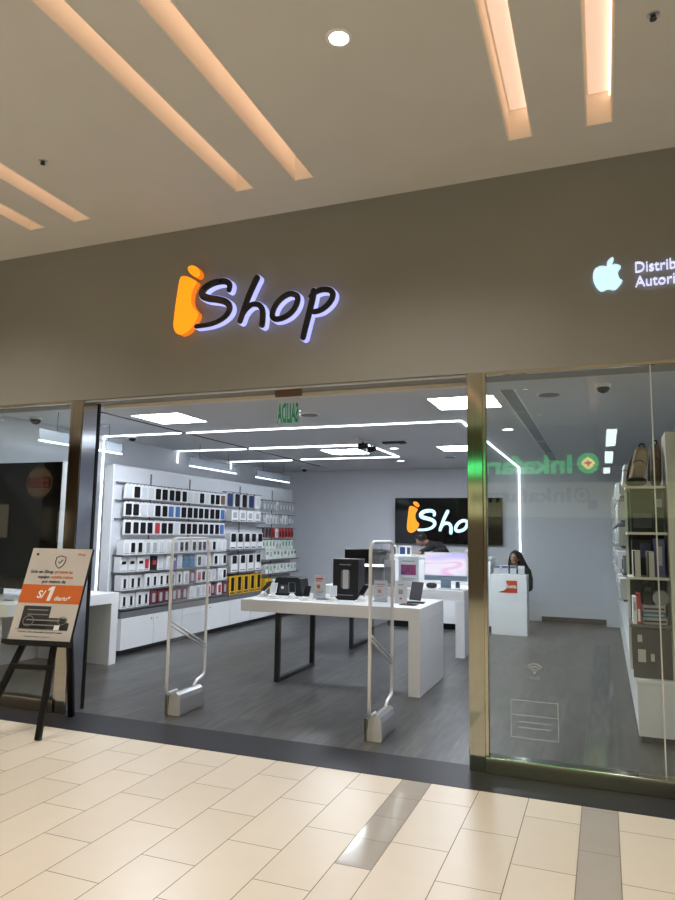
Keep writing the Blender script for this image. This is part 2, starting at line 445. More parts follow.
# slots in the mall ceiling: (x0, x1, y0, y1)
SLOTS = [(x0, x1, 0.35, 4.31) for x0, x1 in ((-6.58, -6.43), (-6.10, -5.95), (-4.555, -4.405), (-4.075, -3.91), (-2.527, -2.383), (-2.038, -1.895), (-0.503, -0.361), (-0.025, 0.117), (1.52, 1.665), (2.0, 2.145))]
BACKSLOTS = [(b - 0.0, b + 0.15, -5.6, -1.9) for b in (-6.6, -4.5, -2.3, -0.2, 2.0)]
CORR = [(0.12, 0.38, -11.4, -8.0), (0.09, 0.35, -16.3, -12.6), (0.04, 0.30, -20.5, -17.9)]
sheet('ceiling_mall', M['mall_ceiling'], -21, 6, -22, FY + 0.02, HC, SLOTS + BACKSLOTS + CORR, flip=True)

# mall floor: laid tiles near the shop, one by one inside a single mesh
m = MB()
cols = []
x = -1.518
while x > -9: cols.append((x - 0.30, x, 0)); x -= 0.30
cols += [(-1.518, -1.234, 0), (-1.234, -1.050, 2), (-1.050, -0.755, 0), (-0.755, -0.460, 0), (-0.460, -0.163, 0), (-0.163, 0.029, 1)]
x = 0.029
for i in range(10): cols.append((x, x + 0.295, 0)); x += 0.295
cols.sort()
g = 0.0022
for ci, (a, b, kind) in enumerate(cols):
    yj = 3.841 if ci % 2 == [c[0] for c in cols].index(-0.755) % 2 else 3.539
    if kind: yj = 3.82
    step = 0.602 if kind != 1 else 0.56
    y1 = yj + step * 3
    while y1 > -1.2:
        y0 = y1 - step
        t, s_ = min(y1, 4.42), max(y0, -1.2)
        if t - s_ > 0.02:
            mat = M['tile_grey'] if (kind == 1 or (kind == 2 and s_ > 3.1)) else M['tile_cream']
            if kind == 2 and s_ > 3.1 and t - s_ > 0.4: # the short band is cut into smaller tiles
                mid = (t + s_) / 2
                m.quad((a + g, s_ + g, 0), (b - g, s_ + g, 0), (b - g, mid - g, 0), (a + g, mid - g, 0), mat); s_ = mid
            m.quad((a + g, s_ + g, 0), (b - g, s_ + g, 0), (b - g, t - g, 0), (a + g, t - g, 0), mat)
        y1 = y0
X0, X1 = cols[0][0], cols[-1][1]
m.quad((X0, -1.2, -0.002), (X1, -1.2, -0.002), (X1, 4.42, -0.002), (X0, 4.42, -0.002), M['grout'])
m.quad((-21, -22, 0), (6, -22, 0), (6, -1.2, 0), (-21, -1.2, 0), M['tile_cream'])
m.quad((-21, -1.2, 0), (X0, -1.2, 0), (X0, 4.42, 0), (-21, 4.42, 0), M['tile_cream'])
m.quad((X1, -1.2, 0), (6, -1.2, 0), (6, 4.42, 0), (X1, 4.42, 0), M['tile_cream'])
for f in m.bm.faces:
    f.normal_update()
    if f.normal.z < 0: f.normal_flip()
struct(m.build('floor_mall', fixn=False))
m = MB(); m.box(-21, 6, 4.42, 4.86, -0.03, 0.001); struct(m.build('floor_threshold', M['granite']))
m = MB(); m.box(LX - 0.1, RX + 0.1, 4.86, BY + 0.1, -0.03, 0.0005); struct(m.build('floor_shop', M['plank']))

# walls
m = MB(); m.box(-21, 6, FY, 5.10, HF, HC + 0.3); struct(m.build('wall_fascia', M['fascia']))
m = MB(); m.box(-21, LX - 0.1, FY, 5.1, 0, HF); m.box(2.2, 6, FY, 5.1, 0, HF); struct(m.build('wall_neighbours', M['fascia']))
m = MB(); m.box(LX - 0.1, LX, 4.86, BY, 0, HS + 0.1); struct(m.build('wall_left', M['shop_white']))
m = MB(); m.box(RX, RX + 0.1, 4.86, BY, 0, HS + 0.1); struct(m.build('wall_right', M['shop_white']))
m = MB(); m.box(LX - 0.1, RX + 0.1, BY, BY + 0.1, 0, HS + 0.1); struct(m.build('wall_back', M['shop_back']))
m = MB(); m.box(0.0, 0.34, 12.95, BY, 0, 2.10); struct(m.build('wall_pilaster', M['shop_white']))
m = MB(); m.box(LX, -1.72, BY - 0.012, BY, 0, 0.09); m.box(-1.1, 0.0, BY - 0.012, BY, 0, 0.09); struct(m.build('baseboard_back', M['charcoal']))
# header above the shop ceiling line and its door track
m = MB(); m.box(-4.263, -0.876, 4.79, 4.815, HF - 0.014, HF - 0.001, bev=0.003); struct(m.build('trim_1', M['panel_white']))
m = MB(); m.box(-4.263, -0.876, 5.03, 5.095, HF - 0.03, HF - 0.001, bev=0.003); struct(m.build('trim_2', M['warm_panel']))
# far sides of the mall
m = MB(); m.box(5.9, 6.0, -22, FY, 0, HC); struct(m.build('wall_mall_right', M['opp_wall']))
m = MB(); m.box(-21.1, -21, -22, FY, 0, HC); struct(m.build('wall_mall_left', M['opp_wall']))
m = MB(); m.box(-21, 6, -22.1, -22, 0, HC); struct(m.build('wall_mall_end', M['opp_wall']))
OY = -7.04
m = MB(); m.box(-9.5, -0.05, OY - 0.2, OY - 0.02, 0, HC); struct(m.build('wall_opposite', M['opp_wall']))
m = MB(); m.box(-21, -9.5, OY - 0.2, OY - 0.02, 0, HC); struct(m.build('wall_opposite_dark', M['dark_front']))

# shop ceiling with light and grille openings
PANELS = [(-4.935, -4.305, 6.25, 6.88), (-1.535, -0.905, 6.25, 6.88), (-4.10, -3.47, 9.80, 10.43), (-2.26, -1.63, 9.80, 10.43)]
GRILLE = (-0.82, -0.70, 6.05, 12.1)
GAP = (-5.14, -5.085, 5.6, 12.6)
sheet('ceiling_shop', M['shop_ceiling'], LX, RX, 5.10, BY, HS, PANELS + [GRILLE, GAP], flip=True)
m = MB(); m.box(GAP[0], GAP[1], GAP[2], GAP[3], HS + 0.015, HS + 0.06)
struct(m.build('ceiling_gap', M['dark_gap']))

# ------------------------------------------------------------------ shopfront frame and glass
def pillar(name, x0, x1, y1):
    p = MB()
    p.box(x0, x1, FY - 0.004, y1, 0.0, HF - 0.001, bev=0.004)
    o = struct(p.build(name, M['steel']))
    return o
pl = pillar('pillar_left', -4.384, -4.263, 4.96)
b_ = MB(); b_.box(-4.263, -4.250, 4.945, 4.972, 0.001, HF - 0.002); b_.build('gasket', M['black_plastic'], pl)
b_ = MB(); b_.box(-4.2625, -4.2585, FY + 0.006, 4.944, 0.001, HF - 0.002); b_.build('cheek', M['chrome'], pl)
pr = pillar('pillar_right', -0.874, -0.766, 4.90)
b_ = MB(); b_.box(-0.766, -0.744, GY - 0.028, GY + 0.034, 0.10, HF - 0.002, bev=0.003); b_.build('glass_channel', M['brass'], pr)
def rail(name, x0, x1):
    p = MB(); p.box(x0, x1, 4.735, 4.83, 0.0, 0.105, bev=0.004); return struct(p.build(name, M['brass']))
rail('trim_3', -0.766, 2.2); rail('trim_4', LX - 0.1, -4.386)
m = MB(); m.box(-0.744, 2.2, FY + 0.004, FY + 0.045, HF - 0.022, HF - 0.0005); struct(m.build('trim_5', M['brass']))
m = MB(); m.box(LX - 0.1, -4.386, FY + 0.004, FY + 0.045, HF - 0.022, HF - 0.0005); struct(m.build('trim_6', M['brass']))
def pane(name, x0, x1, zb=0.106):
    p = MB(); p.box(x0, x1, GY - 0.006, GY + 0.006, zb, HF - 0.023); return struct(p.build(name, M['glass']))
pane('window_1', LX - 0.1, -4.388)
pane('window_2', -0.752, 0.306)
pane('window_3', 0.314, 2.19)
m = MB(); m.box(0.306, 0.314, GY - 0.0062, GY + 0.0062, 0.106, HF - 0.023); struct(m.build('trim_7', M['alu']))
m = MB(); m.box(-4.399, -4.387, GY - 0.02, GY + 0.03, 0.106, HF - 0.023); struct(m.build('trim_8', M['brass']))

# ------------------------------------------------------------------ lamps of the mall ceiling
def slot_light(x0, x1, y0, y1, glow, label, group, flush=False):
    L = thing('recessed_slot_light', label, 'ceiling light', (x0, y1, HC), 0, group)
    w, d, h = x1 - x0, y1 - y0, 0.21
    b = MB(); t = 0.008
    b.box(-t, 0, -d - t, t, -0.003, h + t); b.box(w, w + t, -d - t, t, -0.003, h + t)
    b.box(0, w, 0, t, -0.003, h + t); b.box(0, w, -d - t, -d, -0.003, h + t); b.box(0, w, -d, 0, h, h + t)
    b.build('trough', M['slot_wall'], L)
    b = MB(); b.box(0.012, w - 0.012, -d + 0.03, -0.012, (0.002 if flush else h - 0.012), (0.012 if flush else h - 0.001)); b.build('diffuser', glow, L)
    if flush: return L
    b = MB(); b.box(w - 0.010, w - 0.001, -d + 0.03, -0.012, h - 0.045, h - 0.0125); b.build('lamp_strip', M['slot_strip'], L)
    return L
near = ['far left slot at the ceiling edge', 'slot just beside the far left one', 'long warm slot left of the sign', 'long warm slot above the sign', 'warm slot right of the round downlight', 'short warm slot near the right edge']
order = [2, 3, 4, 5, 6, 7]
names = {2: 'leftmost warm recessed slot light in the taupe ceiling, cut by the left edge',
         3: 'short warm recessed slot light second from the left edge of the ceiling',
         4: 'long warm recessed slot light at upper left, third from the left',
         5: 'long warm recessed slot light ending above the orange sign letter',
         6: 'warm recessed slot light just right of the round white downlight',
         7: 'rightmost warm recessed slot light, pointing straight at the shopfront'}
for i, s_ in enumerate(SLOTS):
    if i < 2: continue
    slot_light(*s_, M['slot_glow'], names.get(i, 'warm recessed slot light in the taupe ceiling beyond the right edge'), 'warm slot lights in the mall ceiling')
for s_ in BACKSLOTS:
    slot_light(*s_, M['slot_glow'], 'warm slot light in the mall ceiling behind the viewer, mirrored in the glass', 'slot lights behind the viewer')
for k, s_ in enumerate(CORR):
    slot_light(*s_, M['corridor_glow'], ['white corridor light mirrored in the right pane, highest of three', 'white corridor light mirrored in the right pane, middle of three', 'white corridor light mirrored in the right pane, lowest of three'][k], 'corridor lights mirrored in the pane', True)

def downlight(x, y, z, label, group, rad=0.062, spot=0.0):
    L = thing('downlight', label, 'ceiling light', (x, y, z), 0, group)
    b = MB()
    n = 28
    for (ra, za), (rb, zb) in (((rad * 1.12, 0.0), (rad * 1.12, -0.006)), ((rad * 1.12, -0.006), (rad * 0.84, -0.010)), ((rad * 0.84, -0.010), (rad * 0.80, 0.0))):
        for k in range(n):
            a0, a1 = 2 * PI * k / n, 2 * PI * (k + 1) / n
            b.quad((ra * math.cos(a0), ra * math.sin(a0), za), (ra * math.cos(a1), ra * math.sin(a1), za), (rb * math.cos(a1), rb * math.sin(a1), zb), (rb * math.cos(a0), rb * math.sin(a0), zb), M['white_lam'])
    bmesh.ops.remove_doubles(b.bm, verts=b.bm.verts[:], dist=1e-5)
    b.build('rim', M['white_lam'], L)
    b = MB(); b.cyl((0, 0, -0.001), (0, 0, -0.006), rad * 0.8, seg=24); b.build('lamp', M['lamp_white'], L)
    if spot:
        ld = bpy.data.lights.new('downlight_beam', 'SPOT'); ld.energy = spot; ld.spot_size = math.radians(140); ld.spot_blend = 0.7
        ld.shadow_soft_size = 0.05; ld.color = (1.0, 0.935, 0.85)
        lo = bpy.data.objects.new('downlight_beam', ld); COL.objects.link(lo); lo.parent = L; lo.location = (0, 0, -0.02)
    return L
DL = []
for x in (-13.4, -9.33, -5.27, -1.212, 2.85):
    for y in (3.055, 0.2, -2.7, -5.4):
        vis = (x == -1.212 and y == 3.055)
        downlight(x, y, HC, 'round white downlight glowing alone in the taupe mall ceiling' if vis else 'round downlight of the mall ceiling outside the picture',
                  'mall downlights', 0.062, MALL_SPOT)

# small ceiling fittings of the mall
def sprinkler(x, y, label):
    L = thing('fire_sprinkler', label, 'sprinkler', (x, y, HC), 0, 'sprinkler heads')
    b = MB(); b.cyl((0, 0, 0), (0, 0, -0.006), 0.030, seg=20); b.build('escutcheon', M['alu'], L)
    b = MB(); b.cyl((0, 0, -0.006), (0, 0, -0.018), 0.012, seg=12); b.cyl((0, 0, -0.022), (0, 0, -0.025), 0.017, seg=14)
    b.tube([(-0.010, 0, -0.010), (-0.013, 0, -0.016), (-0.004, 0, -0.023)], 0.0025, 6); b.tube([(0.010, 0, -0.010), (0.013, 0, -0.016), (0.004, 0, -0.023)], 0.0025, 6)
    b.build('head', M['charcoal'], L)
sprinkler(-3.602, 3.478, 'small dark sprinkler head in the ceiling above the left slot lights')
sprinkler(0.30, 3.443, 'small dark sprinkler head in the top right corner of the ceiling')

# ------------------------------------------------------------------ signs on the fascia
SIGN = {'dot': [[-3.182, 3.729], [-3.159, 3.742], [-3.128, 3.74], [-3.095, 3.721], [-3.071, 3.687], [-3.066, 3.656], [-3.086, 3.638], [-3.115, 3.644], [-3.147, 3.666], [-3.175, 3.698]], 'body': [[-3.243, 3.657], [-3.202, 3.657], [-3.157, 3.639], [-3.113, 3.613], [-3.095, 3.595], [-3.116, 3.56], [-3.137, 3.511], [-3.143, 3.451], [-3.129, 3.398], [-3.095, 3.354], [-3.071, 3.327], [-3.075, 3.292], [-3.107, 3.24], [-3.15, 3.188], [-3.201, 3.163], [-3.247, 3.162], [-3.283, 3.191], [-3.3, 3.238], [-3.3, 3.294], [-3.293, 3.378], [-3.283, 3.466], [-3.272, 3.555], [-3.261, 3.623]], 'S': [[-2.782, 3.49], [-2.779, 3.535], [-2.813, 3.564], [-2.868, 3.573], [-2.935, 3.566], [-2.996, 3.543], [-3.034, 3.507], [-3.027, 3.468], [-2.975, 3.442], [-2.893, 3.423], [-2.817, 3.397], [-2.777, 3.36], [-2.775, 3.316], [-2.812, 3.27], [-2.882, 3.235], [-2.968, 3.218], [-3.08, 3.214]], 'h1': [[-2.531, 3.559], [-2.563, 3.496], [-2.603, 3.41], [-2.64, 3.309], [-2.672, 3.219]], 'h2': [[-2.649, 3.273], [-2.613, 3.318], [-2.564, 3.345], [-2.508, 3.336], [-2.475, 3.294], [-2.468, 3.235], [-2.473, 3.168]], 'o': [[-2.188, 3.382], [-2.234, 3.395], [-2.29, 3.377], [-2.341, 3.337], [-2.375, 3.283], [-2.384, 3.231], [-2.357, 3.204], [-2.306, 3.204], [-2.245, 3.226], [-2.198, 3.267], [-2.172, 3.319], [-2.17, 3.361], [-2.204, 3.387]], 'p1': [[-2.033, 3.393], [-2.046, 3.317], [-2.074, 3.202], [-2.097, 3.11], [-2.115, 3.034]], 'p2': [[-2.057, 3.353], [-2.023, 3.382], [-1.964, 3.397], [-1.905, 3.388], [-1.876, 3.358], [-1.882, 3.315], [-1.918, 3.27], [-1.973, 3.236], [-2.03, 3.228]], 'apple': [[0.067, 3.337], [0.043, 3.345], [0.02, 3.343], [-0.003, 3.33], [-0.015, 3.304], [-0.019, 3.269], [-0.01, 3.229], [0.006, 3.196], [0.027, 3.175], [0.045, 3.175], [0.062, 3.182], [0.078, 3.183], [0.097, 3.176], [0.118, 3.176], [0.14, 3.196], [0.162, 3.228], [0.148, 3.241], [0.138, 3.267], [0.137, 3.295], [0.156, 3.325], [0.141, 3.34], [0.118, 3.348], [0.094, 3.34], [0.078, 3.335]], 'leaf': [[0.07, 3.339], [0.074, 3.369], [0.09, 3.389], [0.11, 3.397], [0.111, 3.375], [0.099, 3.354], [0.084, 3.342]]}
W_S = 0.052
def stroke(key, n=4, closed=False):
    P = SIGN[key]
    if closed: P = P[:-1]
    return smooth_path([(p[0], p[1], 0) for p in P], n, closed)
def letters(parent, tf, yf, depth, sc, face, face_t, side, orange, orange_side, thick=1.0):
    """the five letters; tf maps plane coordinates, yf is the front plane"""
    def rib(b, key, w, y0, y1, closed=False, taper=None):
        pts = [tf(p[0], p[1]) for p in stroke(key, 4, closed)]
        n = len(pts); ws = [w * sc * thick * (taper(i / (n - 1)) if taper else 1) for i in range(n)]
        b.ribbon(pts, ws, y0, y1, None, closed)
    tp = {'S': lambda t: 0.82 + 0.35 * math.sin(PI * min(1, t * 1.2)) - 0.18 * max(0, t - 0.8) * 5 * 0.5,
          'h1': lambda t: 1.05 - 0.15 * t, 'h2': lambda t: 0.85 + 0.25 * t, 'o': None, 'p1': lambda t: 1.0 - 0.1 * t, 'p2': lambda t: 0.9 + 0.1 * math.sin(PI * t)}
    li = MB()
    for key in ('dot', 'body'):
        li.prism([tf(*p)[:2] for p in smooth_path([(q[0], q[1], 0) for q in SIGN[key]], 3, True) for p in [(p[0], p[1])]], yf, yf + face_t)
    lo_ = li.build('letter_i', orange, parent)
    lb = MB()
    for key in ('dot', 'body'):
        lb.prism([tf(p[0], p[1])[:2] for p in smooth_path([(q[0], q[1], 0) for q in SIGN[key]], 3, True)], yf + face_t, yf + depth)
    lb.build('lit_body', orange_side, lo_)
    for nm, keys in (('letter_s', ['S']), ('letter_h', ['h1', 'h2']), ('letter_o', ['o']), ('letter_p', ['p1', 'p2'])):
        a, c = MB(), MB()
        for key in keys:
            rib(a, key, W_S * (0.88 if key in ('o', 'p2', 'h2') else 1.0), yf - (0.0005 if key in ('h2', 'p2') else 0), yf + face_t, key == 'o', tp[key])
            rib(c, key, W_S * (0.88 if key in ('o', 'p2', 'h2') else 1.0) + 0.010, yf + face_t + (0.0005 if key in ('h2', 'p2') else 0), yf + depth, key == 'o', tp[key])
        ao = a.build(nm, face, parent)
        c.build('lit_body', side, ao)

sg = thing('shop_sign', 'illuminated handwritten sign with orange i and black halo-lit letters on the taupe fascia', 'sign', (-2.6, FY, 3.4))
letters(sg, lambda x, z: (x + 2.6, z - 3.4), 4.680 - FY, 0.069, 1.0, M['black_gloss'], 0.010, M['sign_lit'], M['sign_orange'], M['sign_orange_side'])

# lit emblem and lettering at the right
ap = thing('emblem_sign', 'lit white apple-shaped emblem at the right end of the fascia', 'sign', (0.07, FY, 3.27))
b = MB(); b.prism([(p[0] - 0.07, p[2] - 3.27) for p in [(q[0], 0, q[1]) for q in smooth_path([(q[0], q[1], 0) for q in SIGN['apple']], 3, True)]], -0.024, -0.001)
b.build('body', M['apple_lit'], ap)
b = MB(); b.prism([(q[0] - 0.07, q[1] - 3.27) for q in smooth_path([(q[0], q[1], 0) for q in SIGN['leaf']], 3, True)], -0.024, -0.001)
b.build('leaf', M['apple_lit'], ap)
tx = thing('lettering_sign', 'two lines of lit white lettering beside the apple emblem, cut by the right edge', 'sign', (0.236, FY, 3.276))
t = text_obj('upper_line', 'Distribuidor', 0.098, M['text_lit'], tx, (0, -0.012, 0), extrude=0.010, bold=-0.0004)
k = 0.070 / max(v.co.y for v in t.data.vertices)
wdt = 0.0
for t_, body in ((t, None),):
    for v in t_.data.vertices: v.co.x *= k * 0.87; v.co.y *= k
t2 = text_obj('lower_line', 'Autorizado', 0.098, M['text_lit'], tx, (0.003, -0.012, -0.098), extrude=0.010, bold=-0.0004)
for v in t2.data.vertices: v.co.x *= k * 0.87; v.co.y *= k

# ------------------------------------------------------------------ the opposite side of the mall, seen mirrored in the panes
ik = thing('pharmacy_sign', 'green illuminated shop name with round emblem, mirrored in the right pane', 'sign', (-0.29, OY, 3.2))
b = MB(); b.cyl((0, 0.08, 0), (0, 0.0, 0), 0.235, seg=40); b.build('emblem_disc', M['inka_green'], ik)
b = MB()
R_ = 0.150
b.prism([(0, R_), (0.05, R_ * 0.72), (0.085, 0.085), (R_ * 0.72, 0.05), (R_, 0), (R_ * 0.72, -0.05), (0.085, -0.085), (0.05, -R_ * 0.72), (0, -R_), (-0.05, -R_ * 0.72), (-0.085, -0.085), (-R_ * 0.72, -0.05), (-R_, 0), (-R_ * 0.72, 0.05), (-0.085, 0.085), (-0.05, R_ * 0.72)], 0.081, 0.090)
b.build('emblem_flower', M['inka_yellow'], ik)
b = MB(); b.box(-0.022, 0.022, 0.091, 0.097, -0.075, 0.075); b.box(-0.075, -0.0225, 0.091, 0.097, -0.022, 0.022); b.box(0.0225, 0.075, 0.091, 0.097, -0.022, 0.022); b.build('emblem_cross', M['inka_red'], ik)
t = text_obj('lettering', 'Inkafarma', 0.5, M['inka_green'], ik, (-0.345, 0.04, -0.21), rot=(PI / 2, 0, PI), extrude=0.03, bold=0.016, height=None)
xs = [v.co.x for v in t.data.vertices]; ys = [v.co.y for v in t.data.vertices]; 
for v in t.data.vertices: v.co.x = (v.co.x - min(xs)) * 2.72 / (max(xs) - min(xs)); v.co.y *= 0.42 / max(ys)
ib = thing('backlit_sign', 'pale board with grey shop name, mirrored dimly in the right pane', 'sign', (-2.4, OY, 2.35))
b = MB(); b.box(-2.8, 3.9, 0.0, 0.05, -0.38, 0.42); b.build('board', M['backlit_board'], ib)
t = text_obj('lettering', 'Inkafarma', 0.5, M['grey_letter'], ib, (1.72, 0.056, -0.03), rot=(PI / 2, 0, PI), extrude=0.004, bold=0.012)
xs = [v.co.x for v in t.data.vertices]; ys = [v.co.y for v in t.data.vertices]
for v in t.data.vertices: v.co.x = (v.co.x - min(xs)) * 2.3 / (max(xs) - min(xs)); v.co.y *= 0.33 / max(ys)
b = MB(); b.tube([(1.96 + 0.15 * math.cos(a * PI / 12), 0.058, 0.13 + 0.15 * math.sin(a * PI / 12)) for a in range(24)], 0.022, 6, closed=True)
b.box(1.90, 2.02, 0.051, 0.06, 0.10, 0.16); b.box(1.93, 1.99, 0.051, 0.061, 0.07, 0.19); b.build('emblem', M['grey_letter'], ib)
b = MB(); b.box(2.08, 2.27, 0.051, 0.058, -0.20, 0.02); b.build('notice', M['grey_letter'], ib)

bk = thing('burger_sign', 'round burger-bun shop sign, mirrored in the dark left window', 'sign', (-16.4, OY, 2.95))
def cap(zc0, s_):  # half bun outline
    pts = [(0.40 * math.cos(a * PI / 16), zc0 + s_ * 0.27 * math.sin(a * PI / 16)) for a in range(17)]
    return pts
b = MB(); b.prism(cap(0.16, 1), 0.0, 0.05); b.build('upper_bun', M['bk_bun'], bk)
b = MB(); b.prism(cap(-0.16, -1), 0.0, 0.05); b.build('lower_bun', M['bk_bun'], bk)
b = MB(); b.tube([(0.50 * math.cos(a * PI / 20), 0.02, 0.48 * math.sin(a * PI / 20)) for a in range(40)], 0.010, 6, closed=True); b.build('ring', M['bk_cream'], bk)
for nm, body, z in (('upper_word', 'BURGER', 0.01), ('lower_word', 'KING', -0.14)):
    t = text_obj(nm, body, 0.2, M['bk_red'], bk, (0.38, 0.04, z), rot=(PI / 2, 0, PI), extrude=0.008, bold=0.002)
    xs = [v.co.x for v in t.data.vertices]; ys = [v.co.y for v in t.data.vertices]
    for v in t.data.vertices: v.co.x = (v.co.x - min(xs)) * 0.76 / (max(xs) - min(xs)); v.co.y *= 0.125 / max(ys)
for j, (x, z0, z1, wd) in enumerate(((-17.75, 1.2, 2.3, 0.5), (-15.4, 1.1, 2.1, 0.35))):
    L = thing('menu_sign', ['tall dim menu light box mirrored at the left edge of the dark window', 'dim menu light box mirrored right of the round burger sign'][j], 'sign', (x, OY, z0))
    b = MB(); b.box(-wd / 2, wd / 2, 0, 0.06, 0, z1 - z0, bev=0.004); b.build('case', M['black_metal'], L)
    b = MB(); b.box(-wd / 2 + 0.03, wd / 2 - 0.03, 0.061, 0.064, 0.03, z1 - z0 - 0.03); b.build('lit_panel', M['bk_cream'], L)

# ------------------------------------------------------------------ shop ceiling fittings
plabel = ['square white ceiling panel light nearest the left side of the entrance', 'square white ceiling panel light cut by the right steel pillar, nearest the glass',
          'square white ceiling panel light inside the hanging rectangle of light lines', 'square white ceiling panel light beyond the right pillar, deeper in the shop']
for lb_, (x0, x1, y0, y1) in zip(plabel, PANELS):
    L = thing('panel_light', lb_, 'ceiling light', ((x0 + x1) / 2, (y0 + y1) / 2, HS), 0, 'square panel lights')
    w_, d_ = (x1 - x0) / 2, (y1 - y0) / 2
    b = MB(); h = 0.06
    b.box(-w_, -w_ + 0.012, -d_, d_, -0.004, h); b.box(w_ - 0.012, w_, -d_, d_, -0.004, h)
    b.box(-w_ + 0.012, w_ - 0.012, -d_, -d_ + 0.012, -0.004, h); b.box(-w_ + 0.012, w_ - 0.012, d_ - 0.012, d_, -0.004, h); b.box(-w_, w_, -d_, d_, h, h + 0.01)
    b.build('frame', M['white_lam'], L)
    b = MB(); b.box(-w_ + 0.012, w_ - 0.012, -d_ + 0.012, d_ - 0.012, 0.004, 0.012); b.build('diffuser', M['panel_glow'], L)

LW = 0.012
def led_run(name, label, segs):
    L = thing(name, label, 'light strip', segs[0][0], 0, 'linear light strips')
    ox = Vector(segs[0][0])
    for a, b_ in segs:
        a, b_ = Vector(a), Vector(b_); d = (b_ - a)
        lo = Vector((min(a.x, b_.x), min(a.y, b_.y), min(a.z, b_.z))) - Vector((LW / 2,) * 3) - ox
        hi = Vector((max(a.x, b_.x), max(a.y, b_.y), max(a.z, b_.z))) + Vector((LW / 2,) * 3) - ox
        if abs(d.z) < 1e-6: lo.z, hi.z = HS - 0.016 - ox.z, HS - 0.002 - ox.z
        elif a.x < -6: lo.x, hi.x = LX + 0.001 - ox.x, LX + 0.014 - ox.x
        else: lo.y, hi.y = BY - 0.014 - ox.y, BY - 0.001 - ox.y
        b = MB(); b.box(lo.x, hi.x, lo.y, hi.y, lo.z, hi.z); b.build('light_segment', M['led'], L)
e = LW / 2 + 0.001
led_run('linear_light', 'long white light line crossing the ceiling then running to the screen wall',
        [((-6.38, 7.58, HS), (-5.16, 7.58, HS)), ((-5.06, 7.58, HS), (-1.46 - 2 * e, 7.58, HS)), ((-1.46, 7.58, HS), (-1.46, BY - 0.02, HS)), ((-1.46, BY, HS - 0.04), (-1.46, BY, 1.0)), ((LX, 7.58, HS - 0.04), (LX, 7.58, 0.10))])
led_run('linear_light', 'inner white light line bending around the far square ceiling panel',
        [((-6.38, 9.35, HS), (-5.16, 9.35, HS)), ((-5.06, 9.35, HS), (-3.15 - 2 * e, 9.30, HS)), ((-3.15, 9.30, HS), (-3.15, 10.95, HS)), ((-3.15 - 2 * e, 10.96, HS), (-4.93, 10.96, HS)), ((LX, 9.35, HS - 0.04), (LX, 9.35, 2.63))])
led_run('linear_light', 'farthest white light line on the ceiling, near the left wall',
        [((-6.38, 11.05, HS), (-5.16, 11.05, HS)), ((LX, 11.05, HS - 0.04), (LX, 11.05, 2.68))])

# hanging light blades over the left wall shelves
for i, (y0, y1, lb_) in enumerate(((5.62, 6.97, 'hanging clear light blade nearest the entrance, partly behind the left pillar'), (8.50, 9.85, 'hanging clear light blade over the phone cases, middle one of three'), (10.55, 11.90, 'hanging clear light blade farthest along the left wall'))):
    L = thing('hanging_light_blade', lb_, 'hanging light', (-5.60, (y0 + y1) / 2, 2.47), 0, 'hanging light blades')
    d_ = (y1 - y0) / 2
    b = MB(); b.box(-0.012, 0.012, -d_, d_, 0.0, 0.018, bev=0.003); b.build('light_bar', M['led_soft'], L)
    b = MB(); b.box(-0.005, 0.005, -d_, d_, 0.019, 0.135); b.build('blade', M['blade'], L)
    b = MB(); b.box(-0.006, 0.006, -d_, d_, 0.136, 0.142); b.build('top_bar', M['shelf_grey'], L)
    for yy in (-d_ + 0.25, d_ - 0.25):
        b = MB(); b.cyl((0, yy, 0.142), (0, yy, HS - 2.47), 0.004, seg=8); b.build('rod', M['shelf_grey'], L)

# air grille
L = thing('vent_grille', 'long narrow black ceiling air grille running deep into the shop', 'grille', (-0.76, 6.05, HS))
b = MB(); w_ = 0.06
b.box(-w_, w_, 0, 6.05, 0.05, 0.055); b.build('duct', M['dark_gap'], L)
b = MB()
for x in (-w_ + 0.004, -0.034, -0.012, 0.010, 0.032, w_ - 0.006): b.box(x, x + 0.004, 0, 6.05, -0.003, 0.045)
for y in (0, 1.2, 2.4, 3.6, 4.8, 6.04): b.box(-w_, w_, y, y + 0.008, -0.004, 0.02)
b.build('louvres', M['alu_satin'], L)
b = MB(); b.box(-w_ - 0.012, -w_, -0.01, 6.06, -0.006, 0.001); b.box(w_, w_ + 0.012, -0.01, 6.06, -0.006, 0.001); b.build('flange', M['alu'], L)

def dome(x, y, z, r, label):
    L = thing('dome_camera', label, 'camera', (x, y, z), 0, 'dome security cameras')
    b = MB(); b.cyl((0, 0, 0), (0, 0, -0.03), r * 1.25, r * 1.12, seg=24); b.build('base', M['white_lam'], L)
    b = MB(); b.sphere((0, 0, -0.03), (r, r, r * 0.95), 20, 12)
    bmesh.ops.bisect_plane(b.bm, geom=b.bm.verts[:] + b.bm.edges[:] + b.bm.faces[:], plane_co=(0, 0, -0.0305), plane_no=(0, 0, 1), clear_outer=True)
    b.build('dome', M['black_gloss'], L)
dome(0.03, 6.07, HS, 0.052, 'dark dome camera on the ceiling behind the right pane')
dome(-6.0, 7.68, HS, 0.05, 'dark dome camera on the left light line near the entrance')
dome(-6.10, 6.05, HS, 0.06, 'dark dome camera above the black window display')
dome(-5.55, 12.5, HS, 0.055, 'small dark dome camera in the far left ceiling corner')
dome(-1.98, 12.3, HS, 0.05, 'small dark dome camera above the screen, near the right pillar')

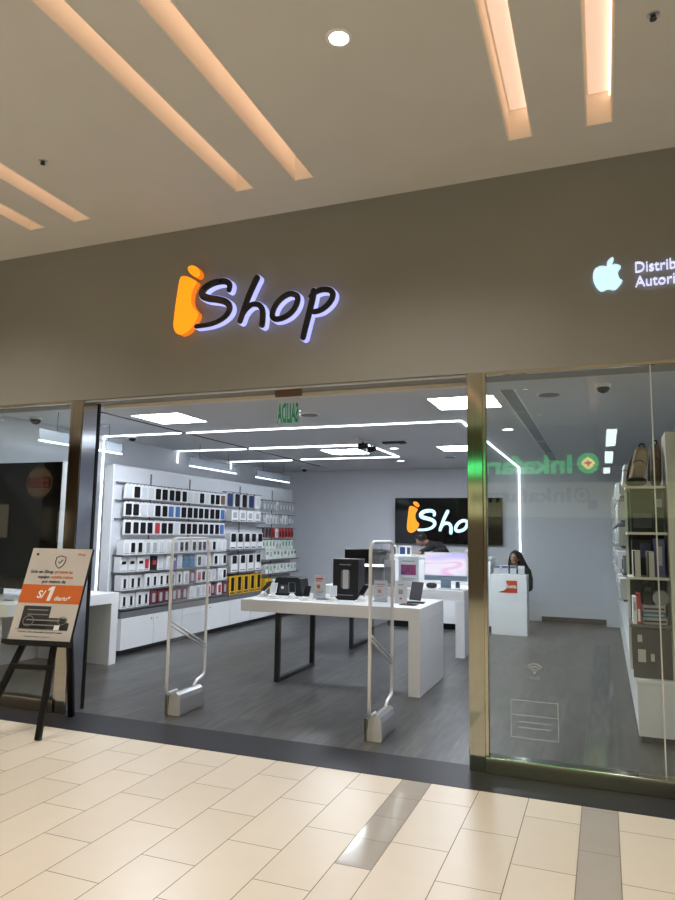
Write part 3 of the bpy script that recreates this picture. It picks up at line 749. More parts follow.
def speaker(x, y, label):
    L = thing('ceiling_speaker', label, 'speaker', (x, y, HS), 0, 'round ceiling speakers')
    b = MB(); b.cyl((0, 0, 0), (0, 0, -0.010), 0.115, 0.105, seg=30); b.build('rim', M['white_lam'], L)
    b = MB(); b.cyl((0, 0, -0.0105), (0, 0, -0.013), 0.094, seg=30); b.build('grille', M['shelf_grey'], L)
speaker(-0.427, 6.365, 'round flat ceiling speaker right of the air grille')
speaker(-5.75, 6.75, 'round flat ceiling speaker near the left pillar top')
speaker(-2.95, 6.75, 'round flat ceiling speaker just beyond the green exit sign')
speaker(-2.35, 11.2, 'round flat ceiling speaker deep in the shop, left of the right pillar')

for x, y, lb_ in ((-1.045, 8.378, 'round ceiling downlight between the air grille and the right pillar'), (-2.905, 9.835, 'upper round downlight right of the far square panel'), (-3.30, 11.6, 'lower round downlight right of the far square panel'), (-2.02, 11.7, 'round downlight just left of the right pillar'), (-5.73, 5.54, 'round downlight above the left window')):
    downlight(x, y, HS, lb_, 'shop downlights', 0.075)

# ceiling track with spotlights
L = thing('track_spotlight', 'black ceiling track with two spotlight heads in front of the far panel', 'spotlight', (-3.05, 8.95, HS))
b = MB(); b.box(-0.03, 0.03, -0.42, 0.50, -0.028, -0.002, bev=0.004); b.build('track', M['alu'], L)
for yy in (-0.12, 0.24):
    b = MB(); b.cyl((0, yy, -0.028), (0, yy, -0.07), 0.012, seg=12); b.build('stem', M['black_plastic'], L)
    b = MB(); b.cyl((-0.06, yy - 0.03, -0.10), (0.06, yy + 0.03, -0.08), 0.042, 0.036, seg=18); b.build('head', M['black_plastic'], L)
L = thing('ceiling_sensor_box', 'flat dark box on the ceiling beside the track spotlights', 'box', (-2.70, 9.15, HS))
b = MB(); b.box(-0.16, 0.16, -0.06, 0.06, -0.03, -0.001, bev=0.006); b.build('case', M['charcoal'], L)
b = MB(); b.cyl((0.1, 0, -0.031), (0.1, 0, -0.038), 0.02, seg=14); b.build('lens', M['black_gloss'], L)

# exit sign hung from the header, read from behind
L = thing('exit_sign', 'clear hanging exit sign with green reversed lettering over the entrance', 'sign', (-2.33, 4.90, HF))
b = MB(); b.box(-0.115, 0.115, -0.012, 0.012, -0.055, -0.0005, bev=0.003); b.build('bracket', M['brown'], L)
b = MB(); b.box(-0.105, 0.105, -0.003, 0.003, -0.30, -0.056, bev=0.001); b.build('plate', M['acrylic'], L)
M['exit_green'] = emat('exit_green', (0.0, 0.22, 0.09), 0.12, base=(0.0, 0.2, 0.09))
t = text_obj('lettering', 'SALIDA', 0.1, M['exit_green'], L, (0, 0, 0), extrude=0.0008, bold=0.003, mirror=True)
xs = [v.co.x for v in t.data.vertices]; ys = [v.co.y for v in t.data.vertices]
for v in t.data.vertices: v.co.x = ((v.co.x - min(xs)) / (max(xs) - min(xs)) - 0.5) * 0.185; v.co.y = v.co.y / max(ys) * 0.155
t.location = (0, -0.0045, -0.262)

# decals on the right pane
L = thing('wifi_decal', 'faint white wireless sticker with small lettering on the right pane', 'sticker', (-0.449, GY - 0.0072, 0.66))
b = MB()
for r_ in (0.020, 0.038, 0.056):
    b.ribbon([(r_ * math.sin(a), r_ * math.cos(a)) for a in [(-0.85 + 1.7 * k / 10) for k in range(11)]], [0.010] * 11, 0, 0.0008)
b.prism([(0.009 * math.cos(a * PI / 8), 0.0 + 0.009 * math.sin(a * PI / 8)) for a in range(16)], 0, 0.0008)
b.build('symbol', M['decal'], L)
text_obj('lettering', 'Wi-Fi', 0.03, M['decal'], L, (0, 0.0004, -0.045), align='CENTER', extrude=0.0003)
L = thing('hours_decal', 'faint outlined opening-hours sticker on the right pane below the wireless sticker', 'sticker', (-0.455, GY - 0.0072, 0.36))
b = MB()
def fr(x0, x1, z0, z1, t_=0.005):
    b.box(x0, x1, 0, 0.0008, z1 - t_, z1); b.box(x0, x1, 0, 0.0008, z0, z0 + t_); b.box(x0, x0 + t_, 0, 0.0008, z0 + t_, z1 - t_); b.box(x1 - t_, x1, 0, 0.0008, z0 + t_, z1 - t_)
fr(-0.15, 0.15, -0.12, 0.12)
b.box(-0.145, 0.145, 0, 0.0008, 0.022, 0.027); b.box(-0.10, 0.10, 0, 0.0008, -0.02, -0.015); b.box(-0.10, 0.10, 0, 0.0008, -0.055, -0.05)
b.build('outline', M['decal'], L)

# ------------------------------------------------------------------ left wall: gondola with shelves and goods
PX = -5.77            # face of the slatted back panel
BAYS = [(7.07, 9.70), (9.70, 10.92), (10.92, 12.40)]
bay_names = ['near', 'middle', 'far']
SH_LOW = [1.225, 1.010, 0.785, 0.565]    # top of each lower shelf
for bi, (y0, y1) in enumerate(BAYS):
    G = thing('display_gondola', ['white slatted wall display bay full of phone cases, nearest the entrance', 'middle bay of the white slatted wall display, with dark cases and yellow boxes', 'far bay of the white slatted wall display, with cables and green packs'][bi], 'shelving', (PX, y0, 0.0), 0, 'left wall display bays')
    b = MB(); b.box(-0.05, 0.0, 0.002, y1 - y0 - 0.002, 0.45, 2.365)
    z = 0.62
    while z < 2.3: b.box(0.0002, 0.002, 0.004, y1 - y0 - 0.004, z, z + 0.004); z += 0.1
    b.build('back_panel', M['panel_white'], G)
    if bi == 0:
        b = MB(); b.box(-0.13, 0.0, -0.025, 0.0015, 0.45, 2.365, bev=0.004); b.build('end_panel', M['white_lam'], G)
    if bi == 2:
        b = MB(); b.box(-0.13, 0.0, y1 - y0 - 0.0015, y1 - y0 + 0.025, 0.45, 2.365, bev=0.004); b.build('end_panel', M['white_lam'], G)
    for yy in ([0.75, 1.7] if bi == 0 else [0.6]):
        b = MB(); b.box(0.0021, 0.012, yy - 0.010, yy + 0.010, 0.5, 2.30); b.build('upright', M['shelf_grey'], G)
    b = MB(); b.box(0.001, 0.20, 0.004, y1 - y0 - 0.004, 0.451, 0.53); b.build('deck', M['shelf_grey'], G)
    # upper hook rails
    for zr in ([2.128, 1.900, 1.665] if bi == 0 else ([2.165] if bi == 1 else [2.10, 1.85, 1.60, 1.385])):
        b = MB(); b.box(0.0025, 0.03, 0.03, y1 - y0 - 0.01, zr, zr + 0.022)
        n = 16 if bi == 0 else (5 if bi == 1 else 10)
        a_, c_ = (0.17, y1 - y0 - 0.07)
        if bi: a_ = 0.10
        for k in range(n):
            yy = a_ + (c_ - a_) * k / (n - 1)
            b.tube([(0.03, yy, zr + 0.012), (0.125, yy, zr + 0.012), (0.135, yy, zr + 0.022)], 0.003, 6)
        b.build('hook_rail', M['shelf_grey'], G)
    for zs in (SH_LOW if bi == 0 else ([1.70, 1.25, 0.885, 0.535] if bi == 1 else [1.05, 0.80])):
        if zs < 0.54: continue
        b = MB(); b.box(0.0025, 0.195, 0.03, y1 - y0 - 0.004, zs - 0.018, zs); b.build('shelf', M['shelf_grey'], G)
# base cabinets under the bays
cy = [7.07, 8.40, 9.73, 11.06, 12.40]
for k in range(4):
    C_ = thing('base_cabinet', 'white base cabinet under the wall display, ' + ['nearest the entrance', 'second from the entrance', 'third from the entrance', 'farthest from the entrance'][k], 'cabinet', (-5.76, cy[k], 0), 0, 'base cabinets of the left wall')
    w_ = cy[k + 1] - cy[k]
    b = MB(); b.box(-0.22, 0.185, 0.002, w_ - 0.002, 0.07, 0.449, M['white_lam']); b.box(-0.22, 0.12, 0.002, w_ - 0.002, 0.0, 0.0695, M['charcoal'])
    b.build('carcass', M['white_lam'], C_)
    for j in range(2):
        a0 = 0.005 + j * w_ / 2
        b = MB(); b.box(0.186, 0.205, a0, a0 + w_ / 2 - 0.009, 0.072, 0.447, bev=0.003); d_ = b.build('door', M['white_lam'], C_)
        b = MB(); yy = a0 + (w_ / 2 - 0.06 if j == 0 else 0.05); b.cyl((0.2055, yy, 0.40), (0.212, yy, 0.40), 0.010, seg=14); b.build('lock', M['chrome'], d_)

# goods: prototypes (mesh data shared by every copy)
def front_case(b, w_, h_, z0, x, t_=0.006, mat=None):
    n = 6; r_ = min(w_, h_) * 0.16; pts = []
    for cx, cz, a0 in ((w_ / 2 - r_, h_ - r_, 0), (-w_ / 2 + r_, h_ - r_, PI / 2), (-w_ / 2 + r_, r_, PI), (w_ / 2 - r_, r_, 1.5 * PI)):
        for k in range(n + 1): pts.append((cx + r_ * math.cos(a0 + k * PI / 2 / n), z0 + cz + r_ * math.sin(a0 + k * PI / 2 / n)))
    mx = Matrix.Translation((x, 0, 0)) @ Matrix.Rotation(PI / 2, 4, 'Z')
    b.prism(pts, -t_, 0, mat, mx)
PROTO = {}
def proto(key, name, w_, h_, d_, body, pic=None, pw=0.5, ph=0.72, pz=0.1, hang=True, pic2=None, plain=None):
    """goods face +x; origin at the bottom middle of the back"""
    o = thing(name, 'x', 'x')
    b = MB()
    if hang:
        b.prism([(-w_ / 2, 0), (w_ / 2, 0), (w_ / 2, h_ - 0.03), (w_ * 0.3, h_), (w_ * 0.12, h_), (w_ * 0.10, h_ - 0.012), (-w_ * 0.10, h_ - 0.012), (-w_ * 0.12, h_), (-w_ * 0.3, h_), (-w_ / 2, h_ - 0.03)], -d_, 0, None, Matrix.Rotation(PI / 2, 4, 'Z'))
    else:
        b.box(0, d_, -w_ / 2, w_ / 2, 0, h_, bev=0.002)
    b.build('package', M[body], o)
    if pic:
        b = MB(); front_case(b, w_ * pw, h_ * ph, h_ * pz, d_ + 0.0005); b.build('printed_case', M[pic], o)
    if pic2:
        b = MB(); b.box(d_ + 0.0005, d_ + 0.002, -w_ * 0.36, w_ * 0.36, h_ * 0.06, h_ * 0.13); b.build('caption', M[pic2], o)
    PROTO[key] = o
    return o
USED = set()
def put(key, loc, label, cat, group, rotz=0.0):
    o = PROTO[key]
    if key not in USED:
        USED.add(key); o.location = loc; o.rotation_euler = (0, 0, rotz); o['label'] = label; o['category'] = cat; o['group'] = group
        return o
    r = dup(o, loc, rotz, label, group); r['category'] = cat
    return r
for c, nm in (('black_print', 'B'), ('blue', 'U'), ('red', 'R'), ('grey_print', 'G'), ('panel_white', 'W'), ('brown', 'N')):
    proto('case_' + nm, 'phone_case_package', 0.142, 0.192, 0.022, 'paper', c, 0.62, 0.76, 0.08, True)
DESC = {'B': 'white package with black phone case', 'U': 'white package with blue phone case', 'R': 'white package with red phone case', 'G': 'white package with grey phone case', 'W': 'plain white hanging package', 'N': 'white package with brown phone case'}
R1 = 'WBWWBBBBBWWBWBBN'; R2 = 'BBWWBBUUBBBBBBBU'; R3 = 'BBBBRBBWBBBBBBBU'
ya, yb = 7.27, 9.60
hook_z = [2.128, 1.900, 1.665]
for ri, (row, rn) in enumerate(((R1, 'top row'), (R2, 'second row'), (R3, 'third row'))):
    for k, ch in enumerate(row):
        y = ya + (yb - ya) * k / 15 + random.uniform(-0.008, 0.008)
        put('case_' + ch, (PX + 0.070, y, hook_z[ri] - 0.186), f'{DESC[ch]}, {ORD[k]} from left, {rn}, near bay', 'phone case', 'hanging phone cases of the near bay', random.uniform(-0.30, -0.10))
for c, nm in (('black_print', 'B'), ('dark_red', 'D'), ('blue', 'U'), ('teal', 'T'), ('violet', 'V'), ('grey_print', 'G'), ('panel_white', 'W'), ('red', 'R')):
    proto('box_' + nm, 'accessory_box', 0.136, 0.190, 0.10, 'paper', c, 0.52, 0.64, 0.16, False, 'grey_print')
proto('box_x', 'accessory_box', 0.136, 0.190, 0.10, 'dark_red', 'grey_print', 0.42, 0.60, 0.16, False, 'black_ink')
proto('box_k', 'accessory_box', 0.136, 0.190, 0.10, 'black_plastic', 'red', 0.5, 0.3, 0.4, False)
proto('box_t', 'accessory_box', 0.136, 0.190, 0.10, 'teal', 'blue', 0.6, 0.6, 0.2, False)
proto('box_v', 'accessory_box', 0.136, 0.190, 0.10, 'violet', 'panel_white', 0.3, 0.2, 0.6, False)
proto('box_s', 'accessory_box', 0.136, 0.190, 0.10, 'paper', 'black_print', 0.28, 0.60, 0.16, False, 'grey_print')
proto('box_m', 'accessory_box', 0.136, 0.190, 0.10, 'paper', 'black_print', 0.55, 0.20, 0.52, False, 'grey_print')
BD = {'B': 'white box with black case picture', 'D': 'white box with dark red case', 'U': 'white box with blue case picture', 'T': 'white box with teal case', 'V': 'white box with violet case', 'G': 'white box with grey picture', 'W': 'plain white box', 'R': 'white box with red case picture',
      'x': 'dark red box with grey print', 'k': 'black box with red print', 't': 'teal box', 'v': 'violet box', 's': 'white box with slim black strap', 'm': 'white box with small black picture'}
rows = ['WBBGGWWGBBBBBWBWW', 'mmmRkWWvWttBWBBWB', 'sssssssssGxRBUWWB', 'ssssxxxxxxWGWRxRx']
for ri, row in enumerate(rows):
    for k, ch in enumerate(row):
        y = 7.155 + (9.60 - 7.155) * k / 16 + random.uniform(-0.006, 0.006)
        rn = ['upper shelf', 'second shelf', 'third shelf', 'lowest shelf'][ri]
        put('box_' + ch, (PX + 0.065 + random.uniform(-0.02, 0.02), y, SH_LOW[ri] + 0.0005), f'{BD[ch]}, {ORD[k]} from left, {rn}, near bay', 'accessory box', 'boxes on the near bay shelves')
# middle bay
proto('folio_U', 'folio_case_package', 0.20, 0.225, 0.022, 'paper', 'navy', 0.84, 0.93, 0.01, True)
proto('folio_B', 'folio_case_package', 0.20, 0.225, 0.022, 'paper', 'black_plastic', 0.74, 0.93, 0.01, True)
proto('folio_W', 'folio_case_package', 0.20, 0.225, 0.022, 'paper', 'panel_white', 0.5, 0.7, 0.12, True)
for k, ch in enumerate('UBBUW'):
    put('folio_' + ch, (PX + 0.070, 9.82 + 0.245 * k, 1.945), {'U': 'navy tablet folio case', 'B': 'black tablet folio case', 'W': 'white tablet folio package'}[ch] + f' hanging {ORD[k]} from left in the middle bay top row', 'tablet case', 'tablet folios of the middle bay')
proto('stand_box', 'stand_box', 0.225, 0.185, 0.10, 'paper', 'grey_print', 0.5, 0.5, 0.3, False, 'black_ink')
for k in range(4):
    put('stand_box', (PX + 0.08, 9.85 + 0.26 * k, 1.7005), f'white box with stand picture, {ORD[k]} from left, middle bay second row', 'accessory box', 'stand boxes of the middle bay')
proto('phones_box', 'headphone_box', 0.185, 0.27, 0.10, 'paper', 'black_print', 0.74, 0.50, 0.44, False, 'black_ink')
for k in range(5):
    put('phones_box', (PX + 0.08, 9.82 + 0.232 * k, 1.2505), f'white headphone box with black picture, {ORD[k]} from left, middle bay', 'headphone box', 'headphone boxes of the middle bay')
proto('tall_box', 'charger_box', 0.215, 0.27, 0.10, 'paper', 'black_print', 0.62, 0.48, 0.50, False, 'grey_ink')
for k in range(4):
    put('tall_box', (PX + 0.08, 9.88 + 0.275 * k, 0.8855), f'white charger box with black square, {ORD[k]} from left, middle bay', 'charger box', 'charger boxes of the middle bay')
proto('yellow_box', 'yellow_box', 0.195, 0.29, 0.11, 'yellow', 'black_print', 0.46, 0.74, 0.20, False, 'black_ink')
for k in range(5):
    put('yellow_box', (PX + 0.08, 9.82 + 0.225 * k, 0.5305), f'yellow box with black window, {ORD[k]} from left, middle bay bottom row', 'accessory box', 'yellow boxes of the middle bay')
# far bay
for nm, body, pic in (('c', 'grey_print', 'panel_white'), ('w', 'paper', 'grey_print'), ('r', 'red', 'black_plastic'), ('d', 'charcoal', 'dark_red'), ('g', 'paper', 'green'), ('y', 'yellow', 'brown')):
    proto('cable_' + nm, 'cable_package', 0.085, 0.17, 0.02, body, pic, 0.5, 0.5, 0.12 if nm != 'g' else 0.36, True)
CD = {'c': 'grey cable package', 'w': 'white cable package', 'r': 'red and black cable package', 'd': 'dark cable package', 'g': 'white package with green print', 'y': 'yellow cable package'}
for ri, (row, zr) in enumerate((('ccccwccccc', 2.10), ('cwwwwcwwcc', 1.85), ('dddrwrrrrr', 1.60), ('ggggwwgggg', 1.385))):
    for k, ch in enumerate(row):
        put('cable_' + ch, (PX + 0.075, 11.05 + 0.134 * k, zr - 0.164), f'{CD[ch]}, {ORD[k]} from left, {["top", "second", "third", "fourth"][ri]} row of far bay', 'cable package', 'cable packages of the far bay')
proto('gbox_g', 'cable_box', 0.10, 0.16, 0.10, 'paper', 'green', 0.7, 0.35, 0.5, False)
proto('gbox_y', 'cable_box', 0.12, 0.19, 0.10, 'yellow', 'brown', 0.5, 0.5, 0.2, False)
proto('gbox_w', 'cable_box', 0.10, 0.16, 0.10, 'paper', 'grey_print', 0.6, 0.5, 0.3, False)
for ri, (row, zs) in enumerate((('gwggwgwgg', 1.0505), ('gwgwgwgww', 0.8005), ('yywgwgwgw', 0.5305))):
    for k, ch in enumerate(row):
        put('gbox_' + ch, (PX + 0.07, 11.06 + 0.148 * k, zs), f'{ {"g": "white box with green print", "y": "yellow and brown box", "w": "white box with grey print"}[ch]}, {ORD[k]} from left, {["fifth", "sixth", "bottom"][ri]} row of far bay', 'cable box', 'boxes on the far bay shelves')

# ------------------------------------------------------------------ security antennas at the entrance
def antenna(x, label):
    A = thing('security_antenna', label, 'security gate', (x, 5.27, 0), 0, 'security antennas at the entrance')
    T = [(0, -0.29, 0.215), (0, -0.29, 1.40), (0, -0.275, 1.455), (0, -0.235, 1.478), (0, 0.235, 1.478), (0, 0.275, 1.455), (0, 0.29, 1.40), (0, 0.29, 0.30)]
    b = MB(); b.tube([(0, -0.14, 0.20), (0, -0.25, 0.20), (0, -0.283, 0.212), (0, -0.29, 0.25), (0, -0.29, 1.39), (0, -0.283, 1.44), (0, -0.262, 1.467), (0, -0.22, 1.478), (0, 0.22, 1.478), (0, 0.262, 1.467), (0, 0.283, 1.44), (0, 0.29, 1.39), (0, 0.29, 0.30), (0, 0.278, 0.258), (0, 0.24, 0.24), (0, 0.17, 0.225), (0, 0.13, 0.19), (0, 0.12, 0.16)], 0.0135, 12)
    b.build('loop_tube', M['alu_satin'], A)
    b = MB(); b.tube([(0, -0.29, 0.80), (0, 0.29, 0.525)], 0.009, 8); b.build('brace', M['alu_satin'], A)
    b = MB(); b.tube([(0, -0.29, 0.765), (0, 0.29, 0.49)], 0.009, 8); b.build('brace', M['alu_satin'], A)
    b = MB(); b.box(-0.002, 0.002, -0.27, 0.27, 0.27, 1.455); b.build('clear_sheet', M['acrylic'], A)
    b = MB()
    b.prism([(-0.045, 0.0), (0.05, 0.0), (0.058, 0.02), (0.052, 0.13), (0.042, 0.165), (0.015, 0.185), (-0.02, 0.18), (-0.04, 0.15), (-0.05, 0.02)], -0.17, 0.20)
    b.build('base_housing', M['alu'], A)
    b = MB(); b.prism([(-0.050, 0.0), (0.056, 0.0), (0.064, 0.02), (0.056, 0.135), (0.045, 0.17), (0.015, 0.19), (-0.022, 0.185), (-0.045, 0.153), (-0.055, 0.02)], -0.178, -0.1702)
    b.build('end_cap', M['alu_satin'], A)
    b = MB(); b.box(-0.07, -0.051, -0.20, -0.04, 0.001, 0.17, bev=0.004); b.build('foot_bracket', M['brass'], A)
    b = MB(); b.cyl((0.0, 0.2005, 0.07), (0.0, 0.212, 0.07), 0.018, seg=14); b.build('cap_screw', M['alu_satin'], A)
antenna(-3.42, 'silver security antenna on the left of the entrance, in front of the phone cases')
antenna(-1.65, 'silver security antenna on the right of the entrance, in front of the white table')

# ------------------------------------------------------------------ demo tables
def table(name, x0, x1, y0, y1, label, legx=0.42):
    T = thing(name, label, 'table', ((x0 + x1) / 2, (y0 + y1) / 2, 0), 0, 'white demo tables')
    hx, hy = (x1 - x0) / 2, (y1 - y0) / 2
    b = MB(); b.box(-hx, hx, -hy, hy, 0.708, 0.83, bev=0.003); b.build('tabletop', M['white_lam'], T)
    b = MB(); b.box(hx - 0.115, hx, -hy, hy, 0.0, 0.7075, bev=0.003); b.build('leg', M['white_lam'], T)
    b = MB(); xx = -hx + legx
    for sy in (-1, 1): b.box(xx - 0.025, xx + 0.025, sy * (hy - 0.06) - 0.022, sy * (hy - 0.06) + 0.022, 0.0, 0.7075)
    b.box(xx - 0.0245, xx + 0.0245, -hy + 0.0825, hy - 0.0825, 0.0, 0.04)
    b.build('leg', M['black_metal'], T)['label'] = 'black square metal frame leg'
    return T
table('demo_table', -3.63, -1.675, 6.58, 7.62, 'white demo table nearest the entrance, with a solid white end leg and black frame leg')
table('demo_table', -3.63, -1.675, 8.84, 9.86, 'white demo table in the second row carrying the desktop computer')

TZ = 0.8302
# goods of the front table
L = thing('black_display_stand', 'low black display stand with sloping ends at the left of the front table', 'display stand', (-3.36, 7.25, TZ))
b = MB(); b.prism([(-0.19, 0), (0.19, 0), (0.155, 0.19), (0.13, 0.205), (-0.12, 0.205), (-0.145, 0.19)], -0.10, 0.12); b.build('body', M['black_plastic'], L)
b = MB(); b.prism([(-0.10, 0.03), (0.10, 0.03), (0.085, 0.12), (-0.085, 0.12)], -0.108, -0.1005); b.build('front_plate', M['charcoal'], L)
b = MB(); b.cyl((-0.05, -0.109, 0.09), (-0.05, -0.118, 0.09), 0.016, seg=16); b.cyl((0.05, -0.109, 0.06), (0.05, -0.118, 0.06), 0.016, seg=16); b.build('stud', M['paper'], L)

def stand_with_device(x, y, dev, rz, label_s, label_d, tall=0.10, flat=False):
    S_ = thing('device_stand', label_s, 'stand', (x, y, TZ), rz, 'white device stands on the front table')
    b = MB(); b.cyl((0, 0, 0), (0, 0, 0.012), 0.075, 0.070, seg=28); b.cyl((0, 0, 0.0121), (0, 0, tall), 0.055, 0.016, seg=22); b.build('cone', M['white_lam'], S_)
    b = MB(); b.box(-0.022, 0.022, -0.006, 0.006, 0, 0.05, bev=0.002, mx=Matrix.Translation((0, 0.0, tall + 0.001)) @ Matrix.Rotation(-0.85, 4, 'X')); b.build('clamp', M['white_lam'], S_)
    D_ = thing('phone', label_d, 'phone', (x, y, TZ + tall), rz, 'demo phones on the front table')
    R_ = Matrix.Translation((0, -0.012, 0.004)) @ Matrix.Rotation(-0.85, 4, 'X')
    b = MB(); b.box(-0.036, 0.036, -0.0085, -0.0005, 0.0, 0.148, bev=0.003, mx=R_); b.build('body', M[dev], D_)
    b = MB(); b.box(-0.033, 0.033, -0.0096, -0.0088, 0.004, 0.144, mx=R_); b.build('screen', M['black_gloss'] if dev != 'paper' else M['grey_print'], D_)
for i, (x, y, dv, rz, ds, dp, tl) in enumerate((
    (-3.55, 6.95, 'charcoal', -0.5, 'white cone stand at the left end of the front table', 'dark phone on the cone stand at the left table end', 0.055),
    (-3.37, 6.82, 'paper', 0.3, 'white cone stand in front of the low black display', 'white phone held before the low black display', 0.05),
    (-3.18, 6.90, 'silver_blue', 0.5, 'white cone stand right of the low black display', 'blue-grey phone right of the low black display', 0.055),
    (-2.97, 6.80, 'charcoal', 0.2, 'white cone stand in front of the small acrylic sign card', 'dark phone in front of the small acrylic sign card', 0.035),
    (-2.66, 6.80, 'paper', 0.35, 'white cone stand in front of the tall black display tower', 'white phone in front of the tall black display tower', 0.05),
    (-2.40, 6.95, 'charcoal', -0.3, 'white cone stand right of the tall black display tower', 'dark phone right of the tall black display tower', 0.06))):
    stand_with_device(x, y, dv, rz, ds, dp, tl)
def flat_device(name, x, y, w_, d_, rz, label, cat, grp, mat='charcoal', z=TZ):
    L = thing(name, label, cat, (x, y, z), rz, grp)
    b = MB(); b.box(-w_ / 2, w_ / 2, -d_ / 2, d_ / 2, 0, 0.008, bev=0.003); b.build('body', M[mat], L)
    b = MB(); b.box(-w_ / 2 + 0.006, w_ / 2 - 0.006, -d_ / 2 + 0.006, d_ / 2 - 0.006, 0.0082, 0.0088); b.build('screen', M['black_gloss'], L)
    return L
flat_device('tablet', -1.86, 7.10, 0.20, 0.17, 0.15, 'dark tablet lying flat near the right end of the front table', 'tablet', 'tablets on the front table')
flat_device('tablet', -1.86, 6.86, 0.17, 0.12, -0.1, 'small tablet lying flat right of the code card', 'tablet', 'tablets on the front table')
flat_device('phone', -2.83, 6.95, 0.15, 0.075, 0.1, 'grey phone lying flat left of the tall black tower', 'phone', 'demo phones on the front table', 'silver_blue')

def sign_card(x, y, z, w_, h_, rz, label, art, name='sign_card', grp='small acrylic sign cards'):
    L = thing(name, label, 'sign', (x, y, z), rz, grp)
    b = MB(); b.box(-w_ / 2, w_ / 2, -0.03, 0.05, 0, 0.005); b.box(-w_ / 2, w_ / 2, -0.004, 0.0, 0.0055, h_ + 0.006); b.build('holder', M['acrylic'], L)
    b = MB(); b.box(-w_ / 2 + 0.004, w_ / 2 - 0.004, 0.0005, 0.002, 0.006, h_); b.build('card', M['paper'], L)
    art(L, w_, h_)
    return L
def lines(L, mat, rects, y=-0.0045, nm='print'):
    b = MB()
    for x0, x1, z0, z1 in rects: b.box(x0, x1, y - 0.0006, y, z0, z1)
    b.build(nm, M[mat], L)
def art1(L, w_, h_):
    lines(L, 'red', [(-w_ * .3, w_ * .3, h_ * .80, h_ * .86), (-w_ * .25, w_ * .2, h_ * .72, h_ * .75)], nm='heading')
    lines(L, 'orange_ink', [(-w_ * .2, w_ * .05, h_ * .42, h_ * .58)], nm='picture'); lines(L, 'grey_ink', [(-w_ * .3, w_ * .3, h_ * .30, h_ * .32), (-w_ * .3, w_ * .25, h_ * .24, h_ * .26), (-w_ * .3, w_ * .1, h_ * .14, h_ * .16)], nm='small_print')
sign_card(-2.92, 7.05, TZ, 0.145, 0.255, 0.05, 'white sign card in clear acrylic left of the tall black display tower', art1)
def art2(L, w_, h_):
    lines(L, 'grey_ink', [(-w_ * .2, w_ * .2, h_ * .82, h_ * .86), (-w_ * .16, w_ * .16, h_ * .42, h_ * .62)], nm='print'); lines(L, 'red', [(-w_ * .08, w_ * .08, h_ * .18, h_ * .26)], nm='mark')
sign_card(-1.98, 6.98, TZ, 0.14, 0.225, 0.0, 'white sign card with a small grey square, right of the antenna', art2)
sign_card(-2.21, 7.02, TZ, 0.15, 0.22, 0.1, 'white sign card in clear acrylic seen through the right security antenna', art1)
# upright tablet
L = thing('upright_tablet', 'dark tablet standing on edge behind the small grey-square sign card', 'tablet', (-1.93, 7.36, TZ), -0.5)
b = MB(); b.box(-0.085, 0.085, -0.004, 0.004, 0.0, 0.20, bev=0.003, mx=Matrix.Translation((0, 0, 0.002)) @ Matrix.Rotation(-0.25, 4, 'X')); b.build('body', M['charcoal'], L)
b = MB(); b.box(-0.03, 0.03, 0.05, 0.055, 0.0, 0.11, mx=Matrix.Rotation(0.2, 4, 'X')); b.build('prop', M['black_plastic'], L)
# black tower
L = thing('display_tower', 'tall black display tower showing a phone, standing on the front table', 'display', (-2.605, 7.12, TZ))
b = MB(); b.box(-0.145, 0.145, -0.11, 0.11, 0, 0.435, bev=0.004); b.build('body', M['black_plastic'], L)
b = MB(); b.box(-0.03, 0.035, -0.1125, -0.1105, 0.12, 0.32, bev=0.001); b.build('phone_picture', M['grey_print'], L)
b = MB(); b.box(-0.05, -0.033, -0.1125, -0.1105, 0.13, 0.31); b.box(0.038, 0.05, -0.1125, -0.1105, 0.13, 0.31); b.build('phone_edge', M['brown'], L)
b = MB(); b.box(-0.07, 0.06, -0.112, -0.1105, 0.37, 0.38); b.box(-0.10, 0.09, -0.112, -0.1105, 0.05, 0.056); b.build('print', M['grey_ink'], L)

# goods of the second table
L = thing('desktop_computer', 'slim desktop computer with pink and violet screen on the second table', 'computer', (-1.995, 9.22, TZ))
b = MB(); b.box(-0.292, 0.292, -0.004, 0.010, 0.10, 0.475, bev=0.004); b.build('body', M['silver_blue'], L)
b = MB(); b.box(-0.290, 0.290, -0.0065, -0.0045, 0.165, 0.473); b.build('bezel', M['paper'], L)
b = MB(); b.box(-0.280, 0.280, -0.0085, -0.0067, 0.174, 0.463); b.build('screen', M['imac_screen'], L)
b = MB(); b.box(-0.07, 0.07, 0.011, 0.019, 0.0, 0.22); b.box(-0.07, 0.07, -0.09, 0.0105, 0.0, 0.006); b.build('stand', M['silver_blue'], L)
L = thing('keyboard', 'small white keyboard in front of the desktop computer', 'keyboard', (-1.90, 9.02, TZ))
b = MB(); b.box(-0.14, 0.14, -0.05, 0.05, 0, 0.008, bev=0.002); b.build('body', M['alu'], L)
b = MB()
for i in range(5):
    for j in range(13): b.box(-0.132 + j * 0.0205, -0.115 + j * 0.0205, -0.044 + i * 0.0182, -0.029 + i * 0.0182, 0.0082, 0.0105)
b.build('keys', M['paper'], L)
L = thing('black_speaker', 'small dark rounded speaker left of the computer stand', 'speaker', (-2.17, 9.15, TZ))
b = MB(); b.soft((0, 0, 0.035), (0.14, 0.09, 0.07), 3); b.build('body', M['charcoal'], L)
L = thing('small_speaker', 'small black device right of the computer stand', 'device', (-1.86, 9.35, TZ))
b = MB(); b.cyl((0, 0, 0), (0, 0, 0.08), 0.03, 0.026, seg=18); b.build('body', M['charcoal'], L)
b = MB(); b.cyl((0, 0, 0.0805), (0, 0, 0.084), 0.02, seg=18); b.build('top', M['black_gloss'], L)
